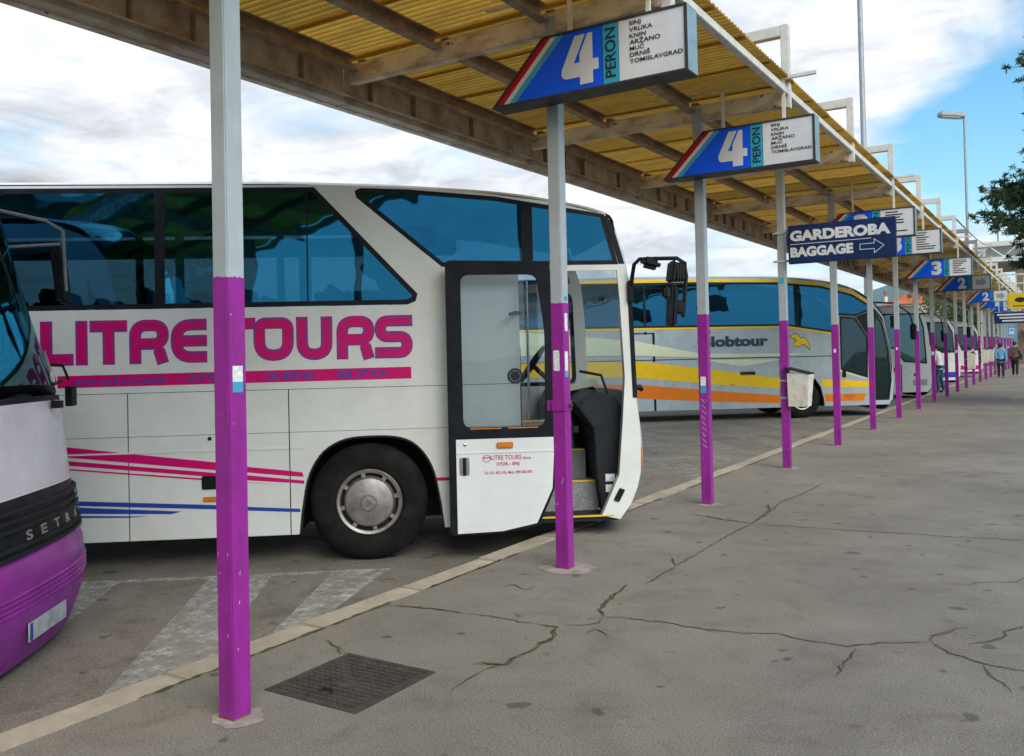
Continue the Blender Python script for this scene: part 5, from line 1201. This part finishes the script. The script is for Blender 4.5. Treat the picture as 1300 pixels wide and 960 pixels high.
# ------------------------------------------------------------------ people
def skin_mesh(name, verts, edges, radii, sub=2):
    me = bpy.data.meshes.new(name); me.from_pydata(verts, edges, [])
    o = bpy.data.objects.new(name, me); COL.objects.link(o)
    o.modifiers.new('skin', 'SKIN'); s = o.modifiers.new('sub', 'SUBSURF'); s.levels = sub; s.render_levels = sub
    for i, d in enumerate(me.skin_vertices[0].data):
        r_ = radii[i]; d.radius = r_ if isinstance(r_, tuple) else (r_, r_); d.use_root = (i == 0)
    bpy.context.view_layer.update()
    res = bpy.data.meshes.new_from_object(o.evaluated_get(bpy.context.evaluated_depsgraph_get()))
    bpy.data.objects.remove(o); bpy.data.meshes.remove(me)
    for p in res.polygons: p.use_smooth = True
    res.materials.clear(); return res
def person(loc, rz, label, h, top, trousers, shoes, stride=.16, lean=0.0, coat=.86, arms=((-.06, .05), (.05, .10)), bag=None, hairlen=0.0):
    s = h/1.72
    t = tag(empty('person', loc, rz), label, 'person')
    V = lambda x, y_, z: (x*s, y_*s+lean*max(0, z-.9)*s, z*s)
    J = {}; vs = []; es = []; rs = []
    def ad(k, p, r_, par=None):
        J[k] = len(vs); vs.append(V(*p)); rs.append(r_ if isinstance(r_, tuple) else r_*s)
        if par is not None: es.append((J[par], J[k]))
    ad('pelvis', (0, 0, .95), (.125*s, .10*s)); ad('belly', (0, 0, 1.10), (.12*s, .09*s), 'pelvis'); ad('chest', (0, -.01, 1.30), (.145*s, .10*s), 'belly'); ad('neck0', (0, -.01, 1.45), .06, 'chest')
    ad('neck', (0, .005, 1.50), .05, 'neck0'); ad('jaw', (0, .025, 1.565), .068, 'neck'); ad('head', (0, .01, 1.64), .086, 'jaw'); ad('crown', (0, 0, 1.705), .055, 'head'); ad('nose', (0, .105, 1.615), .014, 'head')
    for e in (-1, 1): ad('ear%d' % e, (e*.088, -.005, 1.62), .014, 'head')
    st = {-1: stride, 1: -stride}
    for e in (-1, 1):
        q = st[e]
        ad('hip%d' % e, (e*.085, 0, .90), .085, 'pelvis'); ad('knee%d' % e, (e*.095, q*.6+.03, .50), .058, 'hip%d' % e); ad('calf%d' % e, (e*.095, q*.75-.02, .34), .052, 'knee%d' % e)
        ad('ankle%d' % e, (e*.095, q-.03, .085), .036, 'calf%d' % e); ad('toe%d' % e, (e*.10, q+.13, .035), .033, 'ankle%d' % e)
        a0, a1 = arms[0 if e < 0 else 1]
        ad('sh%d' % e, (e*.175, -.01, 1.41), .058, 'chest'); ad('el%d' % e, (e*.225, a0, 1.13), .043, 'sh%d' % e); ad('wr%d' % e, (e*.225, a1, .88), .028, 'el%d' % e); ad('pa%d' % e, (e*.222, a1+.02, .81), .030, 'wr%d' % e)
        for f in range(4): ad('f%d%d' % (e, f), (e*.215, a1-.005+.018*f, .765), .0095, 'pa%d' % e); ad('g%d%d' % (e, f), (e*.200, a1+.005+.018*f, .715+.008*abs(f-1.6)), .0085, 'f%d%d' % (e, f))
        ad('th%d' % e, (e*.195, a1+.06, .80), .010, 'wr%d' % e); ad('tg%d' % e, (e*.185, a1+.07, .755), .009, 'th%d' % e)
    link_mesh('body', skin_mesh('body', vs, es, rs), 'skin', t)
    def sub(name, keys, pairs, grow, m, rad=None, lv=2):
        ix = {k: i for i, k in enumerate(keys)}
        rr = [(rad or {}).get(k, None) or (tuple(a+grow*s for a in rs[J[k]]) if isinstance(rs[J[k]], tuple) else rs[J[k]]+grow*s) for k in keys]
        link_mesh(name, skin_mesh(name, [vs[J[k]] for k in keys], [(ix[a], ix[b]) for a, b in pairs], rr, lv), m, t)
    sub('trousers', ['pelvis', 'hip-1', 'knee-1', 'calf-1', 'ankle-1', 'hip1', 'knee1', 'calf1', 'ankle1'], [('pelvis', 'hip-1'), ('hip-1', 'knee-1'), ('knee-1', 'calf-1'), ('calf-1', 'ankle-1'), ('pelvis', 'hip1'), ('hip1', 'knee1'), ('knee1', 'calf1'), ('calf1', 'ankle1')], .018, trousers)
    J['hem'] = len(vs); vs.append(V(0, 0, coat)); rs.append((.165*s, .13*s))
    sub('jacket', ['pelvis', 'hem', 'belly', 'chest', 'neck0', 'sh-1', 'el-1', 'wr-1', 'sh1', 'el1', 'wr1'], [('hem', 'pelvis'), ('pelvis', 'belly'), ('belly', 'chest'), ('chest', 'neck0'), ('chest', 'sh-1'), ('sh-1', 'el-1'), ('el-1', 'wr-1'), ('chest', 'sh1'), ('sh1', 'el1'), ('el1', 'wr1')], .026, top)
    for e in (-1, 1):
        sub('shoe', ['ankle%d' % e, 'toe%d' % e], [('ankle%d' % e, 'toe%d' % e)], .014, shoes, lv=1)
    hv = Vector(vs[J['head']]); hm = MB(); prof = [(.0, .10), (.05, .093), (.082, .06), (.096, .0), (.094, -.05-hairlen*.3), (.085, -.08-hairlen)]
    hm.lathe([(a*s, b*s) for a, b in prof[::-1]], 18, 'z', (hv.x, hv.y-.018*s, hv.z+.01*s), cap=False)
    hm.build('hair', 'hair_dark', t, smooth=True, angle=180)
    for e in (-1, 1): MB().lathe([(0, -.009*s), (.010*s, 0), (0, .009*s)], 8, 'y', (hv.x+e*.032*s, hv.y+.075*s, hv.z-.005*s)).build('eye', 'hair_dark', t)
    MB().box((hv.x, hv.y+.083*s, hv.z-.075*s), (.045*s, .012*s, .01*s)).build('mouth', 'crimson', t)
    if bag: 
        c = Vector(V(*bag)); bg_ = MB().box(c, (.10, .30, .30)).build('bag', 'bag_dark', t, bevel=.03); MB().tube([c+Vector((0, -.12, .13)), Vector(V(bag[0]*.5, 0, 1.46)), c+Vector((0, .12, .13))], .012, 6).build('strap', 'bag_dark', bg_)
    return t
person((-2.82, 49.6, 0), R(6), 'woman in a long light blue jacket and black trousers walking away', 1.70, 'jacket_blue', 'trouser_dark', 'shoe', .10, coat=.74, hairlen=.03)
person((-2.31, 52.0, 0), R(-4), 'person in a brown jacket with a dark shoulder bag walking away', 1.78, 'jacket_brown', 'trouser_dark', 'shoe_pale', .14, bag=(.27, 0, .98))
person((-3.85, 34.3, 0), R(75), 'person in a white jacket and jeans standing behind a post at the silver coach', 1.72, 'jacket_white', 'jeans', 'shoe', .05, lean=.18, arms=((.05, .18), (.04, .16)))

# ------------------------------------------------------------------ air between the station and the hill
hm_ = bpy.data.materials.new('haze'); hm_.use_nodes = True; ht = hm_.node_tree
for n in list(ht.nodes): ht.nodes.remove(n)
ho = ht.nodes.new('ShaderNodeOutputMaterial'); hv_ = ht.nodes.new('ShaderNodeVolumePrincipled')
hv_.inputs['Color'].default_value = (0.62, 0.80, 0.95, 1); hv_.inputs['Density'].default_value = 0.00013; hv_.inputs['Anisotropy'].default_value = 0.2
ht.links.new(hv_.outputs[0], ho.inputs['Volume']); MATS['haze'] = hm_
hz = MB().bb(-5200, 5200, -3200, 6200, -10, 320).build('haze', 'haze'); tag(hz, kind='stuff')
